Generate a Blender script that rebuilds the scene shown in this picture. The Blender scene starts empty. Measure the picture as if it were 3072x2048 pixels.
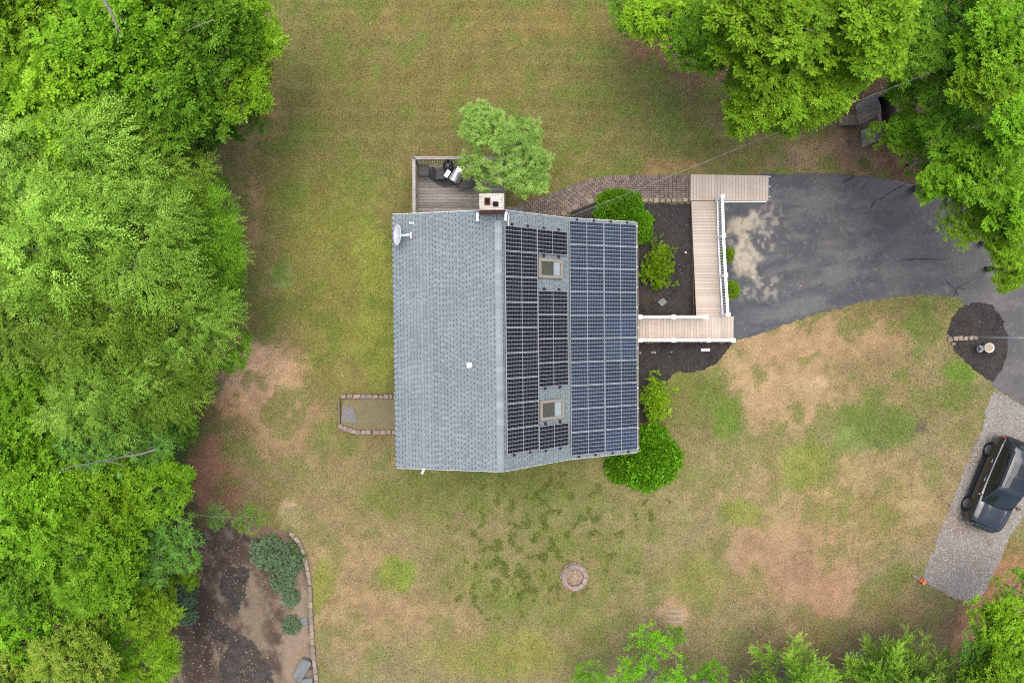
import bpy, bmesh, math, random
import numpy as np
from mathutils import Vector, Matrix
from mathutils.geometry import delaunay_2d_cdt

random.seed(7)
rng = np.random.default_rng(7)
S = bpy.context.scene
COL = S.collection
R = math.radians

# ------------------------------------------------------------------ camera, sky, sun, exposure
H, F = 34.8, 2048.0
TILT = -math.atan2(54.0, F)
cd = bpy.data.cameras.new('camera'); cam = bpy.data.objects.new('camera', cd); COL.objects.link(cam)
cd.sensor_width = 36.0; cd.lens = 24.0; cd.clip_end = 2000; cd.clip_start = 0.1
cam.location = (0, 0, H); cam.rotation_euler = (TILT, 0, 0)
S.camera = cam
SUN_EL, SUN_AZ = R(80), R(15)
w = bpy.data.worlds.new('World'); S.world = w; w.use_nodes = True
nt = w.node_tree; bg = nt.nodes['Background']
sky = nt.nodes.new('ShaderNodeTexSky'); sky.sky_type = 'NISHITA'; sky.sun_disc = False
sky.sun_elevation = SUN_EL; sky.sun_rotation = SUN_AZ
sky.air_density = 0.9; sky.dust_density = 4.0; sky.ozone_density = 1.0
nt.links.new(sky.outputs[0], bg.inputs[0]); bg.inputs[1].default_value = 0.15
sl = bpy.data.lights.new('sun', 'SUN'); sl.energy = 1.5; sl.angle = R(70); sl.color = (1, 0.95, 0.87)
so = bpy.data.objects.new('sun', sl); COL.objects.link(so)
sd = Vector((math.sin(SUN_AZ) * math.cos(SUN_EL), math.cos(SUN_AZ) * math.cos(SUN_EL), math.sin(SUN_EL)))
so.rotation_euler = (-sd).to_track_quat('-Z', 'Y').to_euler(); so.location = (-20, -30, 60)
S.view_settings.view_transform = 'Standard'; S.view_settings.look = 'None'
S.view_settings.gamma = 1.0; S.view_settings.use_curve_mapping = False
S.view_settings.exposure = 0.95
S.render.engine = 'CYCLES'
S.cycles.use_denoising = False; S.cycles.filter_width = 1.15
S.cycles.max_bounces = 6; S.cycles.diffuse_bounces = 4; S.cycles.glossy_bounces = 2; S.cycles.transmission_bounces = 3
S.cycles.caustics_reflective = False; S.cycles.caustics_refractive = False

# ------------------------------------------------------------------ geometry helpers
CA, SA = math.cos(TILT), math.sin(TILT)
def P(u, v, z=0.0):
    """where the sight line of photo pixel (u, v) meets height z"""
    x, y = (u - 1536) / F, (1024 - v) / F
    yy, zz = y * CA + SA, y * SA - CA
    t = (H - z) / (-zz)
    return Vector((x * t, yy * t, z))
def PX(X, Y, Z=0.0):
    """numpy: world to photo pixels"""
    dz = Z - H
    y = Y * CA + dz * SA; z = -Y * SA + dz * CA
    return 1536 + F * X / (-z), 1024 - F * y / (-z)

WM = {}
def tag(o, label=None, cat=None, group=None, kind=None):
    if label: o['label'] = label
    if cat: o['category'] = cat
    if group: o['group'] = group
    if kind: o['kind'] = kind
    return o
def emp(name, label, cat, loc=(0, 0, 0), rz=0.0, group=None, scale=1.0):
    o = bpy.data.objects.new(name, None); COL.objects.link(o)
    o.location = loc; o.rotation_euler = (0, 0, rz); o.scale = (scale,) * 3
    o.empty_display_size = 0.2
    WM[o.name] = Matrix.Translation(Vector(loc)) @ Matrix.Rotation(rz, 4, 'Z') @ Matrix.Scale(scale, 4)
    return tag(o, label, cat, group)
def inst(name, me, M, parent=None, m=None):
    o = bpy.data.objects.new(name, me); COL.objects.link(o)
    if m is not None and len(me.materials) and me.materials[0] is not m:
        o.material_slots[0].link = 'OBJECT'; o.material_slots[0].material = m
    if parent is not None:
        o.parent = parent
        o.matrix_basis = WM[parent.name].inverted() @ M
    else:
        o.matrix_basis = M
    WM[o.name] = M.copy()
    return o
I4 = Matrix.Identity(4)
def T(x, y=None, z=None):
    return Matrix.Translation(Vector(x) if y is None else Vector((x, y, z)))
def RZ(a): return Matrix.Rotation(a, 4, 'Z')
def SC(x, y, z): return Matrix.Diagonal((x, y, z, 1))

class MB:
    def __init__(s): s.v = []; s.f = []; s.r = []
    def add(s, vs, fs, rnd=None):
        b = len(s.v); s.v += [tuple(p) for p in vs]; s.f += [tuple(i + b for i in f) for f in fs]
        s.r += [random.random() if rnd is None else rnd] * len(fs)
    BF = [(0, 3, 2, 1), (4, 5, 6, 7), (0, 1, 5, 4), (1, 2, 6, 5), (2, 3, 7, 6), (3, 0, 4, 7)]
    def box(s, c, d, M=None, top=1.0, rnd=None):
        x, y, z = d[0] / 2, d[1] / 2, d[2] / 2
        vs = [Vector((a * x, b * y, -z)) for a, b in ((-1, -1), (1, -1), (1, 1), (-1, 1))] + \
             [Vector((a * x * top, b * y * top, z)) for a, b in ((-1, -1), (1, -1), (1, 1), (-1, 1))]
        vs = [(M @ p if M is not None else p) + Vector(c) for p in vs]
        s.add(vs, s.BF, rnd)
    def tube(s, pts, rad, n=8, cap=True, rnd=None):
        pts = [Vector(p) for p in pts]; rs = rad if isinstance(rad, (list, tuple)) else [rad] * len(pts)
        vs = []; 
        for i, p in enumerate(pts):
            d = (pts[min(i + 1, len(pts) - 1)] - pts[max(i - 1, 0)]).normalized()
            a = d.orthogonal().normalized() if abs(d.z) > .9 else d.cross(Vector((0, 0, 1))).normalized()
            b = d.cross(a).normalized()
            for k in range(n):
                t = 2 * math.pi * k / n
                vs.append(p + (a * math.cos(t) + b * math.sin(t)) * rs[i])
        fs = []
        for i in range(len(pts) - 1):
            for k in range(n):
                k2 = (k + 1) % n
                fs.append((i * n + k, i * n + k2, (i + 1) * n + k2, (i + 1) * n + k))
        if cap:
            fs.append(tuple(range(n))[::-1]); fs.append(tuple((len(pts) - 1) * n + k for k in range(n)))
        s.add(vs, fs, rnd)
    def lathe(s, c, prof, n=20, M=None, rnd=None):
        vs = []; fs = []
        for (r, z) in prof:
            for k in range(n):
                t = 2 * math.pi * k / n
                p = Vector((r * math.cos(t), r * math.sin(t), z))
                vs.append((M @ p if M is not None else p) + Vector(c))
        for i in range(len(prof) - 1):
            for k in range(n):
                k2 = (k + 1) % n
                fs.append((i * n + k, i * n + k2, (i + 1) * n + k2, (i + 1) * n + k))
        if prof[0][0] > 0.001: fs.append(tuple(range(n))[::-1])
        if prof[-1][0] > 0.001: fs.append(tuple((len(prof) - 1) * n + k for k in range(n)))
        s.add(vs, fs, rnd)
    def prism(s, poly, z0, z1, rnd=None):
        n = len(poly)
        vs = [(p[0], p[1], z0) for p in poly] + [(p[0], p[1], z1) for p in poly]
        fs = [tuple(range(n))[::-1], tuple(range(n, 2 * n))] + [(i, (i + 1) % n, n + (i + 1) % n, n + i) for i in range(n)]
        s.add(vs, fs, rnd)
    def mesh(s, name, m, smooth=False, bevel=0, seg=1):
        me = bpy.data.meshes.new(name); me.from_pydata(s.v, [], s.f)
        a = me.attributes.new('rnd', 'FLOAT', 'FACE'); a.data.foreach_set('value', s.r)
        if bevel:
            bm = bmesh.new(); bm.from_mesh(me)
            es = [e for e in bm.edges if e.is_manifold and e.calc_face_angle(0) > 0.6]
            bmesh.ops.bevel(bm, geom=es, offset=bevel, segments=seg, affect='EDGES', profile=.5)
            bm.to_mesh(me); bm.free()
        if smooth: me.shade_smooth()
        me.materials.append(m); me.update()
        return me
    def obj(s, name, m, parent=None, M=None, smooth=False, bevel=0, seg=1, local=False):
        """verts are world coords unless local or M given; stored in the parent's frame"""
        if M is None and not local and parent is not None:
            inv = WM[parent.name].inverted(); s.v = [tuple(inv @ Vector(p)) for p in s.v]
            M = WM[parent.name]
        elif local: M = WM[parent.name]
        return inst(name, s.mesh(name, m, smooth, bevel, seg), M or I4, parent)

def npmesh(name, V, nper, m, attrs=None, smooth=False, tri=False):
    """V: (N*nper,3) verts, each consecutive nper verts one face"""
    n = len(V); nf = n // nper
    me = bpy.data.meshes.new(name)
    me.vertices.add(n); me.vertices.foreach_set('co', np.ascontiguousarray(V, dtype=np.float32).ravel())
    me.loops.add(n); me.loops.foreach_set('vertex_index', np.arange(n, dtype=np.int32))
    me.polygons.add(nf); me.polygons.foreach_set('loop_start', np.arange(0, n, nper, dtype=np.int32))
    for k, a in (attrs or {}).items():
        if a.ndim == 1:
            at = me.attributes.new(k, 'FLOAT', 'FACE'); at.data.foreach_set('value', a.astype(np.float32))
        else:
            at = me.attributes.new(k, 'FLOAT_COLOR', 'FACE')
            c = np.ones((nf, 4), np.float32); c[:, :3] = a; at.data.foreach_set('color', c.ravel())
    me.materials.append(m); me.update(calc_edges=True)
    return me

def pieces(parent, name, me, Ms, m=None, limit=300, stuff_name=None):
    """alike pieces: up to `limit` objects sharing one mesh, the rest joined into one stuff part"""
    Ms = sorted(Ms, key=lambda M: (M.translation - Vector((0, 0, H))).length)
    for M in Ms[:limit]: inst(name, me, M, parent, m)
    rest = Ms[limit:]
    if rest:
        base = [v.co.copy() for v in me.vertices]; fs = [tuple(p.vertices) for p in me.polygons]
        mb = MB()
        for M in rest: mb.add([M @ p for p in base], fs)
        o = mb.obj(stuff_name or name, m or me.materials[0], parent); o['kind'] = 'stuff'

# ------------------------------------------------------------------ value noise (numpy)
class VN:
    def __init__(s, seed, n=256): s.g = np.random.default_rng(seed).random((n, n)); s.n = n
    def __call__(s, x, y):
        x = np.asarray(x, float); y = np.asarray(y, float)
        xi = np.floor(x).astype(int); yi = np.floor(y).astype(int); fx = x - xi; fy = y - yi
        fx = fx * fx * (3 - 2 * fx); fy = fy * fy * (3 - 2 * fy); n = s.n
        a = s.g[xi % n, yi % n]; b = s.g[(xi + 1) % n, yi % n]; c = s.g[xi % n, (yi + 1) % n]; d = s.g[(xi + 1) % n, (yi + 1) % n]
        return (a * (1 - fx) + b * fx) * (1 - fy) + (c * (1 - fx) + d * fx) * fy
def fbm(x, y, sc, seed=1, oc=4):
    t = 0; a = 1; tot = 0
    for i in range(oc):
        t = t + a * VN(seed + i)(x / sc * 2 ** i + 17.3 * i, y / sc * 2 ** i + 5.1 * i); tot += a; a *= .55
    return t / tot
def sstep(a, b, x):
    t = np.clip((x - a) / (b - a), 0, 1); return t * t * (3 - 2 * t)

# ------------------------------------------------------------------ materials
MATS = {}
def mat(name, cols, rough=.8, noise=((3, .25),), bump=0.0, bscale=40, spec=.3, metal=0.0, coat=0.0, attr=None, rndmix=True, stretch=None, trans=0.0, emit=None, vari=0.0):
    """cols: list of base colours picked by the piece's random value; noise: (scale, amount) pairs multiplied on"""
    m = bpy.data.materials.new(name); m.use_nodes = True; nt = m.node_tree; N, L = nt.nodes, nt.links
    b = N['Principled BSDF']; out = N['Material Output']
    b.inputs['Roughness'].default_value = rough; b.inputs['Metallic'].default_value = metal
    b.inputs['Specular IOR Level'].default_value = spec
    if coat: b.inputs['Coat Weight'].default_value = coat; b.inputs['Coat Roughness'].default_value = .05
    if attr:
        a = N.new('ShaderNodeAttribute'); a.attribute_name = attr; c = a.outputs['Color']
    elif len(cols) == 1:
        r = N.new('ShaderNodeRGB'); r.outputs[0].default_value = (*cols[0], 1); c = r.outputs[0]
    else:
        oi = N.new('ShaderNodeObjectInfo'); a = N.new('ShaderNodeAttribute'); a.attribute_name = 'rnd'
        s = N.new('ShaderNodeMath'); s.operation = 'ADD'; L.new(oi.outputs['Random'], s.inputs[0])
        if not trans: L.new(a.outputs['Fac'], s.inputs[1])
        fr = N.new('ShaderNodeMath'); fr.operation = 'FRACT'; L.new(s.outputs[0], fr.inputs[0])
        cr = N.new('ShaderNodeValToRGB'); e = cr.color_ramp.elements
        if trans: s.operation = 'MULTIPLY_ADD'; s.inputs[1].default_value = 0; L.new(a.outputs['Fac'], s.inputs[2])
        e[0].color = (*cols[0], 1); e[0].position = 0; e[1].color = (*cols[-1], 1); e[1].position = 1
        for i, cc in enumerate(cols[1:-1]):
            q = e.new((i + 1) / (len(cols) - 1)); q.color = (*cc, 1)
        L.new(fr.outputs[0], cr.inputs[0]); c = cr.outputs[0]
    if vari:
        oi2 = N.new('ShaderNodeObjectInfo'); mr = N.new('ShaderNodeMapRange')
        mr.inputs[3].default_value = 1 - vari; mr.inputs[4].default_value = 1 + vari; L.new(oi2.outputs['Random'], mr.inputs[0])
        vm = N.new('ShaderNodeVectorMath'); vm.operation = 'SCALE'; L.new(c, vm.inputs[0]); L.new(mr.outputs[0], vm.inputs['Scale']); c = vm.outputs[0]
    geo = N.new('ShaderNodeNewGeometry'); pos = geo.outputs['Position']
    if stretch:
        mp = N.new('ShaderNodeMapping'); mp.inputs['Scale'].default_value = stretch; L.new(pos, mp.inputs[0]); pos = mp.outputs[0]
    for sc, am in noise:
        n = N.new('ShaderNodeTexNoise'); n.inputs['Scale'].default_value = sc; n.inputs['Detail'].default_value = 4; L.new(pos, n.inputs[0])
        mr = N.new('ShaderNodeMapRange'); mr.inputs[1].default_value = .25; mr.inputs[2].default_value = .75
        mr.inputs[3].default_value = 1 - am; mr.inputs[4].default_value = 1 + am; L.new(n.outputs['Fac'], mr.inputs[0])
        vm = N.new('ShaderNodeVectorMath'); vm.operation = 'SCALE'; L.new(c, vm.inputs[0]); L.new(mr.outputs[0], vm.inputs['Scale']); c = vm.outputs[0]
    L.new(c, b.inputs['Base Color'])
    if bump:
        n = N.new('ShaderNodeTexNoise'); n.inputs['Scale'].default_value = bscale; n.inputs['Detail'].default_value = 3; L.new(pos, n.inputs[0])
        bp = N.new('ShaderNodeBump'); bp.inputs['Strength'].default_value = bump; bp.inputs['Distance'].default_value = .02
        L.new(n.outputs['Fac'], bp.inputs['Height']); L.new(bp.outputs[0], b.inputs['Normal'])
    if trans:
        tr = N.new('ShaderNodeBsdfTranslucent'); mx = N.new('ShaderNodeMixShader'); mx.inputs[0].default_value = trans
        L.new(c, tr.inputs[0]); L.new(b.outputs[0], mx.inputs[1]); L.new(tr.outputs[0], mx.inputs[2]); L.new(mx.outputs[0], out.inputs[0])
    MATS[name] = m
    return m

M_ground = mat('ground_soil_and_grass', None, .95, ((1.1, .1), (11, .3), (24, .45)), .6, 40, .1, attr='Col')
M_blade = mat('grass_blades', None, .8, ((2, .1),), 0, 1, .15, attr='Col')
M_sheet = mat('ground_sheets', None, .9, ((2.3, .1), (14, .16), (55, .22)), .4, 60, .15, attr='Col')
M_mulch = mat('black_mulch', None, .95, ((3, .15), (22, .4), (60, .5)), .9, 50, .1, attr='Col')
M_asphalt = mat('asphalt', None, .85, ((.9, .1), (5, .12), (40, .14), (120, .2)), .25, 120, .25, attr='Col')
M_gravelb = mat('gravel_bed', None, .95, ((1.2, .1), (18, .25), (45, .4)), .8, 40, .15, attr='Col')
M_pebble = mat('pebbles', [(.18, .165, .145), (.29, .27, .235), (.4, .37, .32), (.22, .205, .185)], .85, ((10, .1),))
M_chip = mat('mulch_chips', [(.018, .016, .015), (.035, .03, .027), (.06, .052, .046), (.03, .026, .024), (.11, .095, .08)], .9, ((9, .1),))
M_litter = mat('dry_leaves', [(.22, .11, .06), (.33, .2, .11), (.17, .08, .045), (.4, .28, .18), (.26, .14, .08)], .8, ((9, .1),))
M_shingle = mat('roof_shingles', [(0.136, 0.161, 0.17), (0.173, 0.204, 0.213), (0.154, 0.176, 0.184), (0.187, 0.223, 0.231), (0.161, 0.188, 0.196)], .9, ((.7, .07), (16, .1), (90, .18)), .3, 160, .2)
M_shbase = mat('slot_shade_underlay', [(.075, .09, .097)], .95, ((20, .2),), .3, 150, .15)  # dark colour stands in for the shade in slots between shingles
M_cap = mat('ridge_cap_shingles', [(.18, .212, .222), (.225, .26, .27), (.195, .218, .222), (.245, .285, .295)], .9, ((2, .06), (90, .15)), .3, 160, .2)
M_wall = mat('pale_siding', [(.45, .43, .38)], .7, ((2, .05),))
M_white = mat('white_vinyl', [(.8, .8, .79)], .45, ((3, .03),), spec=.4)
M_whited = mat('white_metal', [(.62, .64, .66)], .4, ((5, .05),), spec=.5)
M_pframe = mat('aluminium_frame', [(.33, .34, .35)], .4, ((5, .05),), spec=.3)
M_psheet = mat('white_backsheet', [(.27, .285, .3)], .3, ((5, .04),), spec=.5)
M_cell = mat('solar_cells', [(.004, .005, .008), (.006, .007, .011), (.005, .006, .009)], .1, ((1.5, .25),), spec=.08)
M_cellsky = mat('sky_tint_solar_cells', [(.009, .017, .031), (.013, .024, .042), (.01, .019, .035)], .1, ((1.1, .3),), spec=.25, vari=.35)  # same cells, with the low roof's sky reflection put into the colour
M_dark = mat('black_metal', [(.02, .02, .022)], .5, ((6, .15),))
M_glassd = mat('dark_glass', [(.02, .022, .022)], .05, ((3, .1),), spec=.6)
M_skyglass = mat('skylight_glass', [(.05, .05, .032)], .06, ((6, .15),), spec=.5)
M_skyframe = mat('taupe_frame', [(.22, .195, .16)], .5, ((6, .1),))
M_blind = mat('pale_blind', [(.24, .28, .29)], .5, ((6, .1),))
M_brickr = mat('red_brick', [(.2, .075, .05), (.16, .06, .045), (.24, .1, .07)], .9, ((14, .2),), .3, 80)
M_mortar = mat('stained_mortar', [(.4, .37, .31)], .95, ((5, .25), (22, .4)), .6, 30)
M_soot = mat('soot', [(.008, .007, .006)], .95, ((9, .2),))
M_olddeck = mat('weathered_deck', [(.15, .133, .118), (.19, .172, .155), (.12, .105, .092), (.23, .21, .19), (.165, .143, .122)], .85, ((1.5, .2), (11, .25)), .3, 40, .15, stretch=(.35, 3, 1))
M_oldrail = mat('weathered_rail', [(.27, .255, .24), (.31, .3, .285), (.24, .222, .2)], .85, ((3, .2), (14, .2)), .3, 40, .15)
M_comp = mat('composite_boards', [(0.381, 0.323, 0.261), (0.434, 0.367, 0.302), (0.404, 0.342, 0.275), (0.366, 0.307, 0.249)], .75, ((1.2, .07), (30, .06)), .1, 90, .2)
M_paver = mat('brick_pavers', [(0.13, 0.103, 0.084), (0.17, 0.131, 0.106), (0.2, 0.154, 0.126), (0.11, 0.091, 0.079), (0.155, 0.131, 0.114)], .9, ((2, .15), (20, .2)), .3, 60, .15)
M_joint = mat('paver_joint_soil', None, .95, ((6, .2), (40, .3)), .4, 50, .1, attr='Col')
M_tan = mat('tan_blocks', [(0.211, 0.167, 0.122), (0.264, 0.211, 0.158), (0.167, 0.136, 0.108), (0.238, 0.189, 0.135)], .9, ((6, .15), (30, .2)), .4, 40)
M_pinkst = mat('red_grey_stone', [(.21, .15, .125), (.25, .185, .15), (.18, .15, .135), (.27, .2, .165), (.2, .18, .15)], .92, ((5, .2), (26, .3)), .5, 40)
M_grey = mat('grey_rock', [(.12, .135, .13), (.15, .16, .155)], .85, ((4, .25), (25, .2)), .5, 25)
M_ash = mat('ash_and_twigs', [(.3, .22, .17), (.2, .13, .09), (.36, .33, .3), (.25, .17, .11), (.45, .36, .26)], .9, ((20, .2),))
M_bark = mat('grey_bark', [(.15, .135, .115), (.19, .18, .165)], .9, ((8, .3),), .5, 30)
M_twig = mat('brown_stems', [(.17, .12, .085), (.22, .16, .12)], .9, ((8, .2),))
M_shed = mat('old_grey_planks', [(.16, .145, .13), (.2, .18, .16), (.13, .118, .105)], .9, ((2, .2), (14, .25)), .3, 30, .15)
M_shedr = mat('worn_brown_planks', [(.17, .13, .1), (.135, .1, .078)], .9, ((5, .2),))
M_paint = mat('charcoal_car_paint', [(.012, .015, .019)], .2, ((2, .03),), spec=.5, metal=.2, coat=1.0)
M_trim = mat('black_trim', [(.012, .012, .013)], .5, ((6, .1),))
M_chrome = mat('bright_trim', [(.6, .62, .64)], .2, ((6, .05),), metal=.9)
M_carglass = mat('car_glass', [(.008, .011, .011)], .03, ((3, .1),), spec=.7)
M_tyre = mat('tyre_rubber', [(.02, .02, .021)], .8, ((9, .1),))
M_rim = mat('dark_rim', [(.2, .205, .215)], .35, ((6, .1),), metal=.7)
M_red = mat('red_lens', [(.45, .012, .01)], .2, ((6, .1),), spec=.5)
M_lamp = mat('clear_lens', [(.5, .52, .55)], .1, ((6, .1),), spec=.5)
M_steel = mat('stainless_steel', [(.55, .56, .57)], .28, ((3, .1),), metal=.85)
M_blackg = mat('black_enamel', [(.012, .014, .016)], .1, ((3, .1),), spec=.8, coat=1.0)
M_mesh = mat('dark_mesh_fabric', [(.055, .055, .056)], .9, ((40, .2),))
M_matg = mat('dark_rubber_mat', [(.04, .042, .044)], .9, ((5, .15),))
M_cable = mat('grey_cable', [(.2, .205, .21)], .5, ((3, .1),))
M_cabled = mat('dark_cable', [(.06, .06, .06)], .6, ((3, .1),))
M_orange = mat('orange_plastic', [(.7, .16, .07)], .5, ((9, .1),))
M_yellow = mat('yellow_plastic', [(.65, .42, .06)], .5, ((9, .1),))
M_flagr = mat('red_cloth', [(.5, .02, .03)], .8, ((9, .1),))
M_bucket = mat('galvanised_bucket', [(.3, .32, .32)], .6, ((9, .15),))
M_potw = mat('pale_stone_pot', [(.5, .48, .43)], .8, ((9, .1),))
M_potsoil = mat('pale_sand_fill', [(.28, .23, .16)], .95, ((20, .2),))
M_gutter = mat('dull_gutter', [(.3, .28, .24)], .6, ((2, .15), (9, .2)))
M_tar = mat('crack_sealer', [(.022, .022, .022)], .6, ((9, .2),))
M_fabric = mat('landscape_fabric', [(.052, .045, .039)], .95, ((2, .3), (7, .35), (40, .3)), .3, 40, .1)

def leafmat(name, cols, tr=.38, vari=.2):
    return mat(name, cols, .6, ((1.3, .14),), 0, 1, .12, trans=tr, vari=vari)
L_maple = leafmat('leaf_mid_green', [(0.059, 0.135, 0.009), (0.123, 0.27, 0.017), (0.167, 0.356, 0.022), (0.28, 0.54, 0.047)])
L_bright = leafmat('leaf_bright_green', [(0.086, 0.174, 0.009), (0.172, 0.326, 0.014), (0.225, 0.405, 0.018), (0.362, 0.578, 0.051)])
L_lime = leafmat('leaf_yellow_green', [(0.081, 0.188, 0.01), (0.162, 0.351, 0.016), (0.206, 0.425, 0.018), (0.302, 0.551, 0.055)])
L_pale = leafmat('leaf_pale_green', [(0.094, 0.186, 0.016), (0.204, 0.366, 0.04), (0.273, 0.468, 0.058), (0.455, 0.67, 0.131)])
L_deep = leafmat('leaf_deep_green', [(0.033, 0.099, 0.007), (0.066, 0.183, 0.011), (0.088, 0.239, 0.014), (0.148, 0.347, 0.028)])
L_grey = leafmat('leaf_grey_green', [(0.064, 0.154, 0.022), (0.116, 0.265, 0.038), (0.153, 0.331, 0.049), (0.243, 0.457, 0.09)])
L_bronze = leafmat('leaf_bronze_tips', [(0.114, 0.213, 0.017), (0.227, 0.338, 0.035), (0.273, 0.388, 0.041), (0.409, 0.425, 0.124)])
L_apple = leafmat('leaf_soft_green', [(0.121, 0.234, 0.037), (0.239, 0.405, 0.073), (0.314, 0.5, 0.104), (0.461, 0.627, 0.184)])
L_shrub = leafmat('leaf_glossy_green', [(0.048, 0.151, 0.005), (0.123, 0.313, 0.011), (0.171, 0.41, 0.016), (0.285, 0.562, 0.045)])
L_rhodo = leafmat('leaf_olive_green', [(0.077, 0.159, 0.006), (0.167, 0.302, 0.009), (0.217, 0.374, 0.012), (0.332, 0.517, 0.027)])
L_pine = leafmat('pine_needles', [(.09, .16, .075), (.17, .27, .135), (.23, .34, .18), (.34, .47, .28)], .15)
L_cedar = leafmat('conifer_sprays', [(0.107, 0.226, 0.018), (0.214, 0.404, 0.035), (0.286, 0.501, 0.048), (0.393, 0.643, 0.097)], .2)

L_ashg = leafmat('leaf_ash_green', [(.07, .14, .01), (.14, .25, .022), (.19, .32, .03), (.29, .44, .07)])
L_cedar2 = leafmat('dull_conifer_sprays', [(0.103, 0.184, 0.033), (0.196, 0.31, 0.055), (0.265, 0.391, 0.072), (0.368, 0.506, 0.132)])  # duller, less saturated green for a single conifer
# ------------------------------------------------------------------ flat polygons of the setting (photo pixels)
DRIVE = [(2160, 530), (2310, 522), (2480, 520), (2600, 529), (2720, 545), (2830, 575), (2950, 640), (3100, 700), (3300, 900), (3300, 1320), (3072, 1218), (2985, 1163), (2960, 1130), (2905, 960), (2882, 896), (2800, 884), (2700, 889), (2580, 908), (2480, 935), (2400, 958), (2300, 995), (2200, 1025), (2150, 1025)]
GRAVEL = [(2985, 1166), (3072, 1221), (3200, 1300), (3200, 1440), (3075, 1545), (3030, 1605), (3000, 1680), (2962, 1760), (2932, 1812), (2850, 1788), (2764, 1738), (2790, 1670), (2850, 1520), (2900, 1390), (2945, 1295), (2962, 1215)]
MULCH1 = [(1690, 662), (1740, 618), (1800, 604), (1850, 608), (2072, 612), (2090, 950), (1880, 950), (1880, 662)]
MULCH2 = [(1880, 1028), (2196, 1028), (2180, 1052), (2152, 1085), (2105, 1112), (2060, 1119), (2030, 1112), (2008, 1132), (1985, 1200), (1975, 1262), (1880, 1270)]
MULCH3 = [(2843, 1000), (2850, 960), (2880, 922), (2930, 906), (2975, 915), (3008, 955), (3024, 1010), (3022, 1060), (3005, 1110), (2978, 1146), (2950, 1130), (2900, 1090), (2862, 1050)]
SOIL = [(555, 1640), (600, 1590), (700, 1560), (770, 1575), (862, 1592), (905, 1645), (925, 1710), (934, 1900), (950, 2120), (500, 2120), (540, 1800)]
WALKU = [(1548, 614), (1600, 601), (1650, 583), (1700, 561), (1760, 539), (1830, 528), (1900, 526), (2068, 527)]
WALKL = [(1548, 690), (1620, 672), (1680, 652), (1730, 634), (1790, 611), (1850, 604), (1900, 603), (2068, 601)]
def inpoly(px, py, poly):
    c = np.zeros(px.shape, bool); n = len(poly)
    for i in range(n):
        x0, y0 = poly[i]; x1, y1 = poly[(i + 1) % n]
        m = ((y0 > py) != (y1 > py)) & (px < (x1 - x0) * (py - y0) / (y1 - y0 + 1e-9) + x0)
        c ^= m
    return c

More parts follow.
